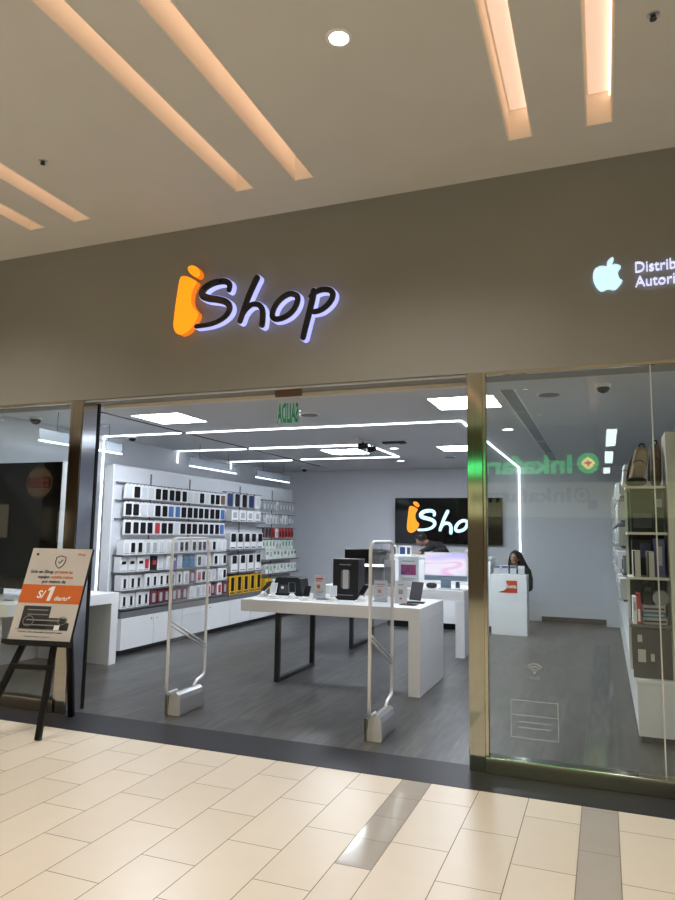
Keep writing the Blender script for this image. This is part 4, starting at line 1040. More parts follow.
def art3(L, w_, h_):
    lines(L, 'grey_ink', [(-w_ * .3, w_ * .3, h_ * .84, h_ * .87)], nm='heading')
    b = MB(); b.box(-w_ * .36, w_ * .36, -0.0056, -0.0046, h_ * .40, h_ * .74); b.build('picture', M['purple_picture'], L)
    lines(L, 'grey_ink', [(-w_ * .3, w_ * .3, h_ * .28, h_ * .30), (-w_ * .3, w_ * .2, h_ * .22, h_ * .24)], nm='small_print')
sign_card(-2.48, 9.12, TZ, 0.285, 0.405, 0.0, 'large white sign card with purple picture left of the desktop computer', art3)
L = thing('black_cabinet_display', 'wide black display box behind the tall black tower', 'display', (-3.14, 9.30, TZ))
b = MB(); b.box(-0.31, 0.31, -0.06, 0.10, 0.0, 0.49, bev=0.004); b.build('body', M['black_gloss'], L)
b = MB(); b.box(-0.27, 0.30, -0.0625, -0.0605, 0.25, 0.285); b.build('highlight_strip', M['led_soft'], L)  # white highlight on the black box, put in as a glowing strip
b = MB(); b.box(-0.30, -0.10, -0.0625, -0.0605, 0.06, 0.20); b.box(0.05, 0.25, -0.0625, -0.0605, 0.05, 0.20); b.build('print', M['charcoal'], L)
L = thing('grey_pack', 'grey accessory pack standing on the second table behind the right antenna', 'package', (-2.72, 9.02, TZ))
b = MB(); b.box(-0.07, 0.07, -0.03, 0.03, 0, 0.36, bev=0.003); b.build('package', M['grey_print'], L)
b = MB(); b.box(-0.055, 0.055, -0.032, -0.0305, 0.05, 0.27); b.build('window', M['charcoal'], L)

# ------------------------------------------------------------------ cash desk, podium, screen
L = thing('cash_desk', 'tall white cash desk in front of the dark screen wall', 'counter', (-2.6, 11.6, 0))
b = MB(); b.box(-0.88, 0.88, -0.28, 0.28, 0.10, 1.15, bev=0.004); b.build('body', M['white_lam'], L)
b = MB(); b.box(-0.86, 0.86, -0.22, 0.26, 0.0, 0.0995); b.build('plinth', M['black_plastic'], L)
b = MB(); b.box(-0.91, 0.91, -0.30, 0.30, 1.1505, 1.185, bev=0.004); b.build('top', M['white_lam'], L)
b = MB(); b.box(0.30, 0.72, -0.287, -0.2805, 0.60, 0.72, bev=0.002); b.build('drawer', M['shelf_grey'], L)
DZ = 1.1855
for i, (x, w_, h_, mt, lb_) in enumerate(((-3.36, 0.13, 0.16, 'charcoal', 'framed dark phone picture at the left end of the cash desk'), (-3.19, 0.12, 0.155, 'navy', 'framed blue phone picture, second from left on the cash desk'), (-3.085, 0.08, 0.15, 'charcoal', 'narrow framed phone picture beside the leaning man'))):
    L = thing('picture_box', lb_, 'picture', (x, 11.36, DZ), 0, 'picture boxes on the cash desk')
    b = MB(); b.box(-w_ / 2, w_ / 2, -0.02, 0.02, 0, h_, bev=0.003); b.build('frame', M['paper'], L)
    b = MB(); b.box(-w_ / 2 + 0.014, w_ / 2 - 0.014, -0.0225, -0.0205, 0.014, h_ - 0.02); b.build('picture', M[mt], L)
L = thing('price_card', 'small white folded card on the cash desk above the computer', 'card', (-2.28, 11.42, DZ))
b = MB(); b.prism([(-0.085, 0), (0.085, 0), (0.085, 0.07), (-0.085, 0.07)], -0.003, 0.0); b.build('card', M['paper'], L)
b = MB(); b.prism([(-0.06, 0.02), (-0.03, 0.02), (-0.03, 0.055), (-0.06, 0.055)], -0.004, -0.0032); b.prism([(-0.015, 0.02), (0.015, 0.02), (0.015, 0.055), (-0.015, 0.055)], -0.004, -0.0032); b.prism([(0.03, 0.02), (0.06, 0.02), (0.06, 0.055), (0.03, 0.055)], -0.004, -0.0032); b.build('print', M['grey_ink'], L)
L = thing('pink_box', 'small pink and white box on the cash desk beside the right pillar', 'box', (-2.06, 11.45, DZ))
M['pink'] = pmat('pink', (0.62, 0.30, 0.30), 0.5)
b = MB(); b.box(-0.07, 0.07, -0.05, 0.05, 0, 0.085, bev=0.003); b.build('body', M['pink'], L)
b = MB(); b.box(-0.07, 0.07, -0.05, 0.05, 0.0855, 0.11, bev=0.003); b.build('lid', M['paper'], L)

P = thing('podium', 'white promotion podium with red swoosh logo, deep in the shop behind the right pane', 'podium', (-1.415, 11.30, 0))
b = MB(); b.box(-0.275, 0.275, -0.15, 0.15, 0.0, 0.93, bev=0.006); b.build('body', M['white_lam'], P)
b = MB()
sw = [(0.11, 0.10), (0.11, -0.09), (-0.165, -0.09), (-0.165, -0.075), (-0.10, -0.06), (-0.06, -0.03), (-0.045, 0.02), (-0.05, 0.07), (-0.06, 0.10)]
M['red_orange'] = pmat('red_orange', (0.56, 0.07, 0.02), 0.5)
b.prism([(x + 0.02, z + 0.74) for x, z in sw], -0.153, -0.1505); b.build('logo', M['red_orange'], P)
text_obj('logo_word', 'beta', 0.085, M['paper'], P, (0.045, -0.1545, 0.725), align='CENTER', extrude=0.001, bold=0.002)
for k in range(4):
    x = -1.415 - 0.19 + 0.125 * k
    L = thing('brochure_holder', ['leftmost clear leaflet holder on the podium', 'second clear leaflet holder from the left on the podium', 'third clear leaflet holder from the left on the podium', 'rightmost clear leaflet holder on the podium'][k], 'leaflet holder', (x, 11.26, 0.9302), 0, 'leaflet holders on the podium')
    b = MB(); b.prism([(-0.052, 0), (0.052, 0), (0.052, 0.10), (-0.052, 0.10)], -0.03, -0.027); b.box(-0.052, 0.052, -0.0265, 0.03, 0, 0.004); b.prism([(-0.052, 0.0045), (0.052, 0.0045), (0.052, 0.15), (-0.052, 0.15)], 0.022, 0.026); b.build('holder', M['acrylic'], L)
    b = MB(); b.box(-0.046, 0.046, -0.018, 0.016, 0.005, 0.135, mx=Matrix.Rotation(0.06, 4, 'X')); b.build('leaflets', M['paper'], L)
    if k < 3:
        b = MB(); b.box(-0.046, 0.046, -0.0215, -0.0195, 0.10, 0.132, mx=Matrix.Rotation(0.06, 4, 'X')); b.build('heading', M['violet'], L)

S_ = thing('wall_screen', 'large black wall panel with lit white and orange handwritten shop name', 'sign', (-2.8125, BY, 1.80))
b = MB(); b.box(-1.042, 1.042, -0.10, -0.001, -0.443, 0.443, bev=0.004); b.build('panel', M['black_gloss'], S_)
SCL = 1.045
letters(S_, lambda x, z: ((x + 3.30) * SCL - 3.605 + 2.8125, (z - 3.455) * SCL + 1.872 - 1.80), -0.118, 0.017, SCL, M['screen_white'], 0.008, M['screen_white'], M['sign_orange'], M['sign_orange'], 1.0)

# ------------------------------------------------------------------ window display on the left
L = thing('window_counter', 'white counter with solid end legs along the left window', 'counter', (-5.85, 6.10, 0))
b = MB(); b.box(-0.53, 0.52, -1.0, 0.62, 0.695, 0.812, bev=0.003); b.build('counter_top', M['white_lam'], L)
b = MB(); b.box(-0.53, 0.52, 0.50, 0.62, 0.0, 0.6945, bev=0.003); b.build('end_leg', M['white_lam'], L)
b = MB(); b.box(-0.53, 0.36, -0.99, -0.90, 0.0, 0.6945, bev=0.003); b.build('end_leg', M['white_lam'], L)
W_ = thing('window_display', 'large black display panel with white edges standing in the left window', 'display', (-5.90, 5.82, 0.8125))
b = MB(); b.box(-0.48, 0.565, -0.115, 0.12, 0.085, 1.44, bev=0.004); b.build('case', M['panel_white'], W_)
b = MB(); b.box(-0.478, 0.560, -0.122, -0.1155, 0.088, 1.437); b.build('front', M['black_gloss'], W_)
for xx in (-0.40, 0.18):
    b = MB(); b.box(xx - 0.03, xx + 0.03, -0.11, 0.11, 0.0, 0.0845, bev=0.008); b.build('foot', M['black_plastic'], W_)
L = thing('small_tag', 'small dark tag lying on the window counter below the black display', 'tag', (-5.66, 5.42, 0.8125))
b = MB(); b.box(-0.05, 0.05, -0.025, 0.025, 0, 0.006, bev=0.002); b.build('plate', M['charcoal'], L)
b = MB(); b.box(-0.04, 0.04, -0.018, 0.018, 0.0062, 0.0068); b.build('print', M['grey_print'], L)

# ------------------------------------------------------------------ easel with its poster
E_ = thing('easel', 'black wooden easel standing in front of the left pillar', 'easel', (-4.115, 4.30, 0), 0.175)
TH = math.atan2(0.255, 0.70)
LEAN = Matrix.Translation((0, -0.055, 0.68)) @ Matrix.Rotation(-TH, 4, 'X')
b = MB(); b.tube([(0.05, 0.27, 1.25), (0.105, 0.0, 0.66), (0.165, -0.225, 0.004)], 0.027, 4); b.build('leg', M['black_wood'], E_)
b = MB(); b.tube([(-0.05, 0.27, 1.25), (-0.155, 0.0, 0.66), (-0.33, -0.225, 0.004)], 0.027, 4)
b.build('leg', M['black_wood'], E_)
b = MB(); b.tube([(0.0, 0.29, 1.23), (0.03, 0.42, 0.004)], 0.030, 4); b.build('leg', M['black_wood'], E_)
b = MB(); b.box(-0.20, 0.145, -0.085, -0.055, 0.47, 0.505); b.build('crossbar', M['black_wood'], E_)
b = MB(); b.box(-0.285, 0.285, -0.045, 0.03, -0.035, -0.002, bev=0.003, mx=LEAN); b.build('ledge', M['black_wood'], E_)
b = MB(); b.box(-0.12, 0.12, 0.028, 0.05, 0.40, 0.46, mx=LEAN); b.build('back_rail', M['black_wood'], E_)
PO = thing('promotion_poster', 'beige promotion poster with orange band resting on the black easel', 'poster', (-4.115, 4.30, 0), 0.175)
b = MB(); b.box(-0.270, 0.270, 0.0, 0.026, 0.0, 0.748, bev=0.002, mx=LEAN); b.build('board', M['black_plastic'], PO)
b = MB(); b.box(-0.268, 0.268, -0.0025, -0.0002, 0.002, 0.746, mx=LEAN); b.build('sheet', M['poster_paper'], PO)
b = MB(); b.box(-0.268, 0.268, -0.0035, -0.0027, 0.292, 0.442, mx=LEAN); b.build('band', M['orange_ink'], PO)
def ptext(nm, body, size, x, z, mat, align='CENTER', bold=0.0, shear=0.0):
    t = text_obj(nm, body, size, mat, PO, (0, 0, 0), (0, 0, 0), extrude=0.0004, align=align, bold=bold, shear=shear)
    t.matrix_local = LEAN @ Matrix.Translation((x, -0.0042, z)) @ Matrix.Rotation(PI / 2, 4, 'X')
    return t
ptext('headline', 'Solo en iShop', 0.037, -0.025, 0.537, M['black_ink'], 'RIGHT', 0.0008)
ptext('headline', 'protege tu', 0.037, -0.012, 0.537, M['orange_ink'], 'LEFT', 0.0008)
ptext('headline', 'equipo', 0.037, -0.05, 0.495, M['black_ink'], 'RIGHT', 0.0008)
ptext('headline', 'contra robos', 0.037, -0.037, 0.495, M['orange_ink'], 'LEFT', 0.0008)
ptext('headline', 'por menos de', 0.037, 0.0, 0.457, M['black_ink'], 'CENTER', 0.0008)
ptext('price', 'S/', 0.085, -0.085, 0.335, M['paper'], 'CENTER', 0.002, 0.15)
b = MB(); b.prism([(-0.022, 0), (0.008, 0), (0.028, 0.118), (0.000, 0.118), (-0.028, 0.098), (-0.026, 0.080), (-0.008, 0.088)], -0.0005, 0.0005)
bmesh.ops.transform(b.bm, matrix=LEAN @ Matrix.Translation((0.0, -0.0044, 0.312)), verts=b.bm.verts[:]); b.build('price', M['paper'], PO)
ptext('price', 'diario*', 0.05, 0.04, 0.318, M['paper'], 'LEFT', 0.001, 0.15)
ptext('corner_name', 'iShop', 0.03, 0.185, 0.69, M['orange_ink'], 'CENTER', 0.0004)
ptext('small_print', 'Cobertura contra robo, asalto y hurto de tu equipo', 0.0185, -0.005, 0.062, M['black_ink'], 'CENTER', 0.0002)
ptext('small_print', 'Consulta los terminos y condiciones', 0.015, -0.02, 0.028, M['grey_ink'], 'CENTER')
b = MB()
sh = [(0, 0.05), (0.042, 0.035), (0.042, -0.005), (0.028, -0.035), (0, -0.055), (-0.028, -0.035), (-0.042, -0.005), (-0.042, 0.035)]
b.tube([(x, 0, z) for x, z in smooth_path([(p[0], p[1], 0) for p in sh], 3, True) for _ in [0] for x, z in [(x, z)]] if False else [(p[0], 0, p[1]) for p in sh], 0.0035, 6, closed=True)
b.tube([(-0.016, 0, 0.0), (-0.004, 0, -0.014), (0.02, 0, 0.018)], 0.0035, 6)
bmesh.ops.transform(b.bm, matrix=LEAN @ Matrix.Translation((0.01, -0.0035, 0.635)), verts=b.bm.verts[:]); b.build('shield', M['black_ink'], PO)
b = MB(); b.prism([(0.13 * 0.1 * p[0], 0.1 * 0.13 * p[1]) for p in [(-0.6, -0.9), (0.6, -0.9), (1.0, -0.2), (0.8, 0.5), (0.3, 0.7), (-0.5, 0.7), (-1.0, 0.2), (-1.0, -0.3)]], 0, 0.0006)
bmesh.ops.transform(b.bm, matrix=LEAN @ Matrix.Translation((-0.21, -0.0035, 0.695)), verts=b.bm.verts[:]); b.build('corner_mark', M['black_ink'], PO)
b = MB()   # the printed picture of the devices
for x0, x1, z0, z1, mt in ((-0.20, 0.04, 0.09, 0.27, 'black_ink'), (-0.20, 0.20, 0.09, 0.18, 'black_ink'), (-0.16, 0.02, 0.235, 0.243, 'grey_ink'), (-0.155, 0.03, 0.20, 0.206, 'grey_ink'), (-0.15, 0.14, 0.155, 0.165, 'grey_ink'), (-0.16, 0.10, 0.118, 0.126, 'grey_ink'), (0.105, 0.15, 0.085, 0.125, 'paper'), (0.155, 0.225, 0.085, 0.145, 'black_ink'), (-0.225, 0.17, 0.083, 0.089, 'grey_ink')):
    y_ = -0.0036 if mt == 'black_ink' else -0.0042
    b.box(x0, x1, y_, y_ + 0.0008, z0, z1, M[mt], mx=LEAN)
for cx, cz, r_ in ((-0.13, 0.15, 0.045), (0.16, 0.16, 0.035)):
    b.tube([tuple(LEAN @ Vector((cx + r_ * math.cos(a * PI / 10), -0.0042, cz + r_ * 0.9 * math.sin(a * PI / 10)))) for a in range(20)], 0.003, 4, M['grey_ink'], closed=True)
b.build('device_picture', None, PO)

# ------------------------------------------------------------------ right wall shelving
GX = 0.205
L = thing('end_cabinet', 'white base cabinet end of the right shelving, facing the glass', 'cabinet', (0.5, 5.89, 0))
b = MB(); b.box(GX - 0.5, 0.295, 0, 6.9, 0.05, 0.44, bev=0.003); b.build('carcass', M['white_lam'], L)
b = MB(); b.box(GX - 0.48, 0.295, 0.02, 6.85, 0.0, 0.0495); b.build('plinth', M['charcoal'], L)
b = MB(); b.box(GX - 0.512, 0.297, -0.012, 6.9, 0.4405, 0.472, bev=0.003); b.build('top', M['white_lam'], L)
L = thing('upright_board', 'tall white panel, warm mall light painted in, closing the right shelving beside the window edge', 'panel', (0.63, 5.93, 0.4725))
b = MB(); b.box(-0.162, 0.165, -0.04, 0.35, 0, 1.90, bev=0.003); b.build('board', M['warm_panel'], L)
b = MB(); b.box(-0.150, -0.095, -0.048, -0.0405, 1.62, 1.635); b.build('handle', M['alu'], L)
SHF = thing('end_shelving', 'white end shelving unit with dark shelves behind the right pane', 'shelving', (0.32, 6.30, 0.4725))
b = MB(); b.box(-0.13, 0.144, 0.0, 0.02, 0, 1.48); b.build('back_panel', M['charcoal'], SHF)
for zz in (0.40, 0.765, 1.115, 1.48):
    b = MB(); b.box(-0.15, 0.144, -0.36, -0.0005, zz - 0.02, zz, bev=0.002); b.build('shelf', M['warm_panel'] if zz > 0.5 else M['shelf_grey'], SHF)
b = MB(); b.box(-0.15, -0.1305, -0.02, 0.02, 0, 1.455); b.build('upright', M['alu'], SHF)
zs = [0.4725 + q + 0.0005 for q in (0.40, 0.765, 1.115, 1.48)]
L = thing('demo_board', 'dark board with three white info cards at the foot of the right shelving', 'board', (0.315, 5.95, 0.4727))
b = MB(); b.box(-0.13, 0.145, -0.02, 0.0, 0, 0.372, bev=0.002); b.build('board', M['charcoal'], L)
for x0, x1, z0, z1 in ((-0.095, -0.062, 0.27, 0.325), (-0.095, -0.040, 0.12, 0.215), (-0.005, 0.022, 0.13, 0.185)):
    b = MB(); b.box(x0, x1, -0.0225, -0.0205, z0, z1); b.build('card', M['cream_box'], L)
def crate(name, label, cat, x0, x1, y0, y1, z, h_, mat, grp, trim=None, tm=None):
    L = thing(name, label, cat, ((x0 + x1) / 2, (y0 + y1) / 2, z), 0, grp)
    hx, hy = (x1 - x0) / 2, (y1 - y0) / 2
    b = MB(); b.box(-hx, hx, -hy, hy, 0, h_, bev=0.003); b.build('box', M[mat], L)
    if trim:
        b = MB(); b.box(-hx * trim[0], hx * trim[1], -hy - 0.002, -hy - 0.0004, h_ * trim[2], h_ * trim[3]); b.build('front_print', M[tm], L)
    return L
g_ = 'boxes on the right end shelving'
crate('glossy_case', 'large glossy black case on the upper right shelf', 'case', 0.205, 0.372, 5.97, 6.22, zs[2], 0.335, 'olive', g_, (0.8, 0.8, 0.1, 0.45), 'charcoal')
crate('dark_pack', 'dark upright pack right of the glossy black case', 'package', 0.385, 0.445, 6.0, 6.22, zs[2], 0.33, 'charcoal', g_, (0.7, 0.7, 0.6, 0.8), 'grey_print')
crate('tall_box', 'beige tall box on the middle right shelf, left one', 'box', 0.207, 0.262, 5.95, 6.15, zs[1], 0.205, 'cream_box', g_, (0.9, -0.5, 0.02, 0.98), 'black_ink')
crate('tall_box', 'beige tall box on the middle right shelf, right one', 'box', 0.310, 0.362, 5.95, 6.15, zs[1], 0.20, 'cream_box', g_, (0.9, -0.5, 0.02, 0.98), 'black_ink')
crate('violet_pack', 'grey violet pack at the right end of the middle right shelf', 'package', 0.368, 0.44, 6.0, 6.2, zs[1], 0.30, 'violet', g_, (0.5, 0.5, 0.3, 0.8), 'grey_print')
crate('dark_box', 'dark box behind the two tall beige boxes', 'box', 0.21, 0.36, 6.17, 6.28, zs[1], 0.29, 'charcoal', g_, (0.2, 0.9, 0.5, 0.9), 'violet')
crate('flat_box', 'lowest flat grey box of the stack on the lower right shelf', 'box', 0.265, 0.44, 6.0, 6.2, zs[0], 0.05, 'grey_print', g_, (0.9, 0.9, 0.3, 0.6), 'black_ink')
crate('flat_box', 'middle flat dark box of the stack on the lower right shelf', 'box', 0.265, 0.43, 6.0, 6.2, zs[0] + 0.0505, 0.045, 'teal', g_, (0.9, 0.9, 0.3, 0.6), 'grey_print')
crate('flat_box', 'topmost flat grey box of the stack on the lower right shelf', 'box', 0.265, 0.43, 6.0, 6.2, zs[0] + 0.096, 0.05, 'grey_print', g_, (0.9, 0.9, 0.3, 0.6), 'charcoal')
crate('white_box', 'narrow white box beside the red box on the lower right shelf', 'box', 0.195, 0.222, 5.95, 6.15, zs[0], 0.21, 'paper', g_, (0.6, 0.6, 0.5, 0.8), 'grey_print')
crate('red_box', 'narrow red box on the lower right shelf', 'box', 0.224, 0.252, 5.95, 6.15, zs[0], 0.235, 'red', g_, (0.6, 0.6, 0.1, 0.5), 'paper')
L = crate('black_box', 'black box on top of the flat boxes of the lower right shelf', 'box', 0.268, 0.36, 6.05, 6.25, zs[0] + 0.1465, 0.17, 'black_gloss', g_, (0.5, 0.5, 0.6, 0.8), 'charcoal')
L = thing('round_plate', 'round greyish clear plate at the right of the lower shelf', 'plate', (0.40, 5.98, zs[0] + 0.1465))
b = MB(); b.cyl((0, 0.003, 0.06), (0, -0.003, 0.06), 0.06, seg=32); b.build('disc', M['smoke_disc'], L)
b = MB(); b.box(-0.03, 0.03, 0.0035, 0.03, 0.0, 0.012); b.build('foot', M['alu'], L)
# bags on the top shelf
def backpack(name, label, x, y, z, w_, d_, h_, mat, mat2, rz, lean=0.0):
    L = thing(name, label, 'bag', (x, y, z), rz, 'bags on top of the right shelving')
    R_ = Matrix.Rotation(lean, 4, 'Y')
    b = MB(); b.soft((0, 0, h_ / 2), (w_, d_, h_), 3.6); bmesh.ops.transform(b.bm, matrix=R_, verts=b.bm.verts[:]); b.build('body', M[mat], L)
    b = MB(); b.soft((0, -d_ * 0.48, h_ * 0.30), (w_ * 0.8, d_ * 0.35, h_ * 0.46), 3.6); bmesh.ops.transform(b.bm, matrix=R_, verts=b.bm.verts[:]); b.build('pocket', M[mat2], L)
    b = MB(); b.tube([tuple(R_ @ Vector(p)) for p in smooth_path([(-w_ * 0.18, 0, h_ * 0.96), (-w_ * 0.12, 0, h_ * 1.08), (w_ * 0.12, 0, h_ * 1.08), (w_ * 0.18, 0, h_ * 0.96)], 4)], 0.007, 8); b.build('handle', M['black_plastic'], L)
    b = MB(); b.tube([tuple(R_ @ Vector(p)) for p in smooth_path([(-w_ * 0.52, -0.01, h_ * 0.15), (-w_ * 0.56, -0.03, h_ * 0.5), (-w_ * 0.35, -0.02, h_ * 0.93)], 5)], 0.010, 8); b.build('strap', M['charcoal'], L)
    b = MB(); b.tube([tuple(R_ @ Vector(p)) for p in smooth_path([(-w_ * 0.40, -d_ * 0.40, h_ * 0.58), (0, -d_ * 0.53, h_ * 0.66), (w_ * 0.40, -d_ * 0.40, h_ * 0.58)], 4)], 0.004, 6); b.build('zip', M['black_plastic'], L)
backpack('backpack', 'tan backpack leaning on top of the right shelving', 0.242, 6.08, zs[3], 0.125, 0.12, 0.33, 'tan', 'tan', 0.1, 0.20)
backpack('backpack', 'dark brown backpack at the right end of the top shelf', 0.408, 6.20, zs[3], 0.09, 0.14, 0.36, 'brown', 'brown', 0.0, 0.02)
L = thing('black_pouch', 'low black pouch in front of the tan backpack', 'bag', (0.25, 5.965, zs[3]), 0.0, 'bags on top of the right shelving')
b = MB(); b.soft((0, 0, 0.035), (0.16, 0.07, 0.07), 3); b.build('body', M['charcoal'], L)
b = MB(); b.tube([(-0.06, -0.034, 0.045), (0, -0.037, 0.05), (0.06, -0.034, 0.045)], 0.003, 6); b.build('zip', M['black_plastic'], L)
L = thing('cream_pouch', 'slim cream pouch leaning left of the tan backpack on the top shelf', 'bag', (0.178, 6.22, zs[3]), 0.0, 'bags on top of the right shelving')
b = MB(); b.soft((0, 0, 0.10), (0.05, 0.10, 0.20), 3, mx=Matrix.Rotation(0.10, 4, 'Y')); b.build('body', M['paper'], L)
b = MB(); b.tube([(-0.02, -0.052, 0.14), (0.0, -0.055, 0.145), (0.025, -0.052, 0.14)], 0.003, 6); b.build('zip', M['black_plastic'], L)
# goods hanging along the front of the right shelving
RG = thing('wall_shelving', 'white right-hand wall shelving seen edge-on behind the bags', 'shelving', (0.34, 9.5, 0.4725))
b = MB(); b.box(0.0, 0.03, -3.15, 3.2, 0.0, 1.75); b.build('back_panel', M['panel_white'], RG)
RZ = (1.90, 1.69, 1.47, 1.24, 1.02)
for q, z in enumerate(RZ):
    b = MB(); b.box(-0.20, -0.0005, -3.10, 3.15, z - 0.4725 - 0.016, z - 0.4725); b.build('shelf', M['shelf_grey'], RG)
proto('edge_box', 'edge_box', 0.30, 0.165, 0.20, 'paper', 'grey_print', 0.5, 0.6, 0.2, False, 'charcoal')
proto('edge_box_dark', 'edge_box', 0.24, 0.145, 0.17, 'grey_print', 'charcoal', 0.5, 0.6, 0.2, False, 'paper')
for q, z in enumerate(RZ):
    for k in range(8):
        y = 6.62 + 0.72 * k + 0.05 * (q % 3)
        put('edge_box' if (k + q) % 3 else 'edge_box_dark', (0.318, y, z + 0.0005), f'{"white" if (k + q) % 3 else "grey"} box, {ORD[k]} from the glass, {["top", "second", "third", "fourth", "lowest"][q]} shelf of right wall', 'box', 'boxes on the right wall shelving', PI)

# ------------------------------------------------------------------ people
def skin_obj(verts, edges, radii, sub=1, root=0):
    """tapered limbs over a skeleton; fuse() then grows one continuous skin over them"""
    m = MB()
    for v, r in zip(verts, radii):
        rr = (r[0], r[0], r[1]) if isinstance(r, tuple) else (r, r, r)
        m.sphere(tuple(v), rr, 16, 10)
    for i, j in edges:
        p, q = Vector(verts[i]), Vector(verts[j])
        ri = radii[i] if not isinstance(radii[i], tuple) else radii[i][1]; rj = radii[j] if not isinstance(radii[j], tuple) else radii[j][1]
        n = 7
        for k in range(1, n):
            t = k / n; c = p.lerp(q, t)
            if isinstance(radii[i], tuple):
                w_ = radii[i][0] * (1 - t) + radii[j][0] * t; m.sphere(tuple(c), (w_, w_, ri * (1 - t) + rj * t), 12, 8)
        if not isinstance(radii[i], tuple): m.cyl(p, q, ri, rj, seg=18)
    return bm_mesh(m)
def fuse(meshes, name, mat, parent, vox=0.008, smooth=2):
    bm = bmesh.new()
    for me in meshes: bm.from_mesh(me)
    me = bpy.data.meshes.new(name); bm.to_mesh(me); bm.free()
    o = bpy.data.objects.new(name, me); COL.objects.link(o)
    r = o.modifiers.new('r', 'REMESH'); r.mode = 'VOXEL'; r.voxel_size = vox; r.use_smooth_shade = True
    if smooth:
        s = o.modifiers.new('sm', 'SMOOTH'); s.iterations = smooth; s.factor = 0.5
    dg = bpy.context.evaluated_depsgraph_get(); dg.update()
    m2 = bpy.data.meshes.new_from_object(o.evaluated_get(dg)); bpy.data.objects.remove(o)
    m2.materials.clear(); m2.materials.append(mat)
    for p in m2.polygons: p.use_smooth = True
    o = bpy.data.objects.new(name, m2); COL.objects.link(o); o.parent = parent
    return o
def bm_mesh(b):
    me = bpy.data.meshes.new('tmp'); b.bm.to_mesh(me); b.bm.free(); return me
def chain(pts, rad): return skin_obj(pts, [(i, i + 1) for i in range(len(pts) - 1)], rad, 1)
def head_parts(HM, s=1.0):
    """head about 0.225 tall, facing -y before HM"""
    b = MB()
    b.sphere((0, 0, 0.02), (0.072 * s, 0.092 * s, 0.098 * s), 24, 18)
    b.sphere((0, -0.022, -0.055 * s), (0.052 * s, 0.062 * s, 0.056 * s), 20, 14)
    b.sphere((0, -0.094 * s, -0.015), (0.012, 0.018, 0.012), 12, 8)
    b.cyl((0, -0.086 * s, 0.025), (0, -0.099 * s, -0.012), 0.006, 0.010, seg=10)
    for sx in (-1, 1): b.sphere((sx * 0.072 * s, 0.01, -0.005), (0.010, 0.018, 0.028), 10, 8)
    b.sphere((0, -0.078 * s, -0.053), (0.024, 0.010, 0.008), 12, 8)
    b.sphere((0, -0.070 * s, 0.04), (0.05, 0.02, 0.012), 12, 8)
    bmesh.ops.transform(b.bm, matrix=HM, verts=b.bm.verts[:])
    return bm_mesh(b)
def face(HM, par, s=1.0):
    for sx in (-1, 1):
        b = MB(); b.sphere((sx * 0.028, -0.084 * s, 0.008), (0.012, 0.009, 0.007), 12, 8)
        bmesh.ops.transform(b.bm, matrix=HM, verts=b.bm.verts[:]); eye_ = b.build('eye', M['eye_white'], par)
        b = MB(); b.sphere((sx * 0.028, -0.0905 * s, 0.008), (0.0055, 0.004, 0.006), 10, 8)
        bmesh.ops.transform(b.bm, matrix=HM, verts=b.bm.verts[:]); b.build('iris', M['black_gloss'], eye_)
    b = MB(); b.sphere((0, -0.086 * s, -0.052), (0.021, 0.006, 0.0065), 12, 8)
    bmesh.ops.transform(b.bm, matrix=HM, verts=b.bm.verts[:]); b.build('mouth', M['lip'], par)
    for sx in (-1, 1):
      b = MB(); b.tube([(sx * 0.014, -0.088 * s, 0.026), (sx * 0.030, -0.087 * s, 0.031), (sx * 0.045, -0.078 * s, 0.026)], 0.004, 6)
      bmesh.ops.transform(b.bm, matrix=HM, verts=b.bm.verts[:]); b.build('eyebrow', M['hair'], par)
def hand(wrist, d, n, side, sc=1.0, curl=0.35):
    """palm, four fingers and thumb as chains from the wrist; d = pointing direction, n = back of the hand"""
    d = Vector(d).normalized(); n = (Vector(n) - d * Vector(n).dot(d)).normalized(); l = d.cross(n) * side
    W = Vector(wrist); out = []
    out.append(chain([W, W + d * 0.045 * sc, W + d * 0.088 * sc], [(0.028, 0.016), (0.038, 0.015), (0.036, 0.013)]))
    for k, (off, ln) in enumerate(((-0.027, 0.072), (-0.009, 0.082), (0.010, 0.076), (0.028, 0.058))):
        b0 = W + d * 0.07 * sc + l * off * sc; pts = [b0]; dd = d.copy(); p = b0 + d * 0.018 * sc; pts.append(p)
        for j in range(3):
            dd = (dd - n * curl * (0.5 + 0.3 * j)).normalized(); p = p + dd * ln * sc / 3; pts.append(p)
        out.append(chain(pts, [0.009, 0.0088, 0.0085, 0.0078, 0.0065]))
    t0 = W + d * 0.025 * sc - l * 0.024 * sc
    out.append(chain([t0, t0 + (d * 0.6 - l * 0.8).normalized() * 0.035 * sc, t0 + (d * 0.6 - l * 0.8).normalized() * 0.035 * sc + (d * 0.9 - l * 0.3 - n * 0.3).normalized() * 0.045 * sc], [0.012, 0.0105, 0.008]))
    return out

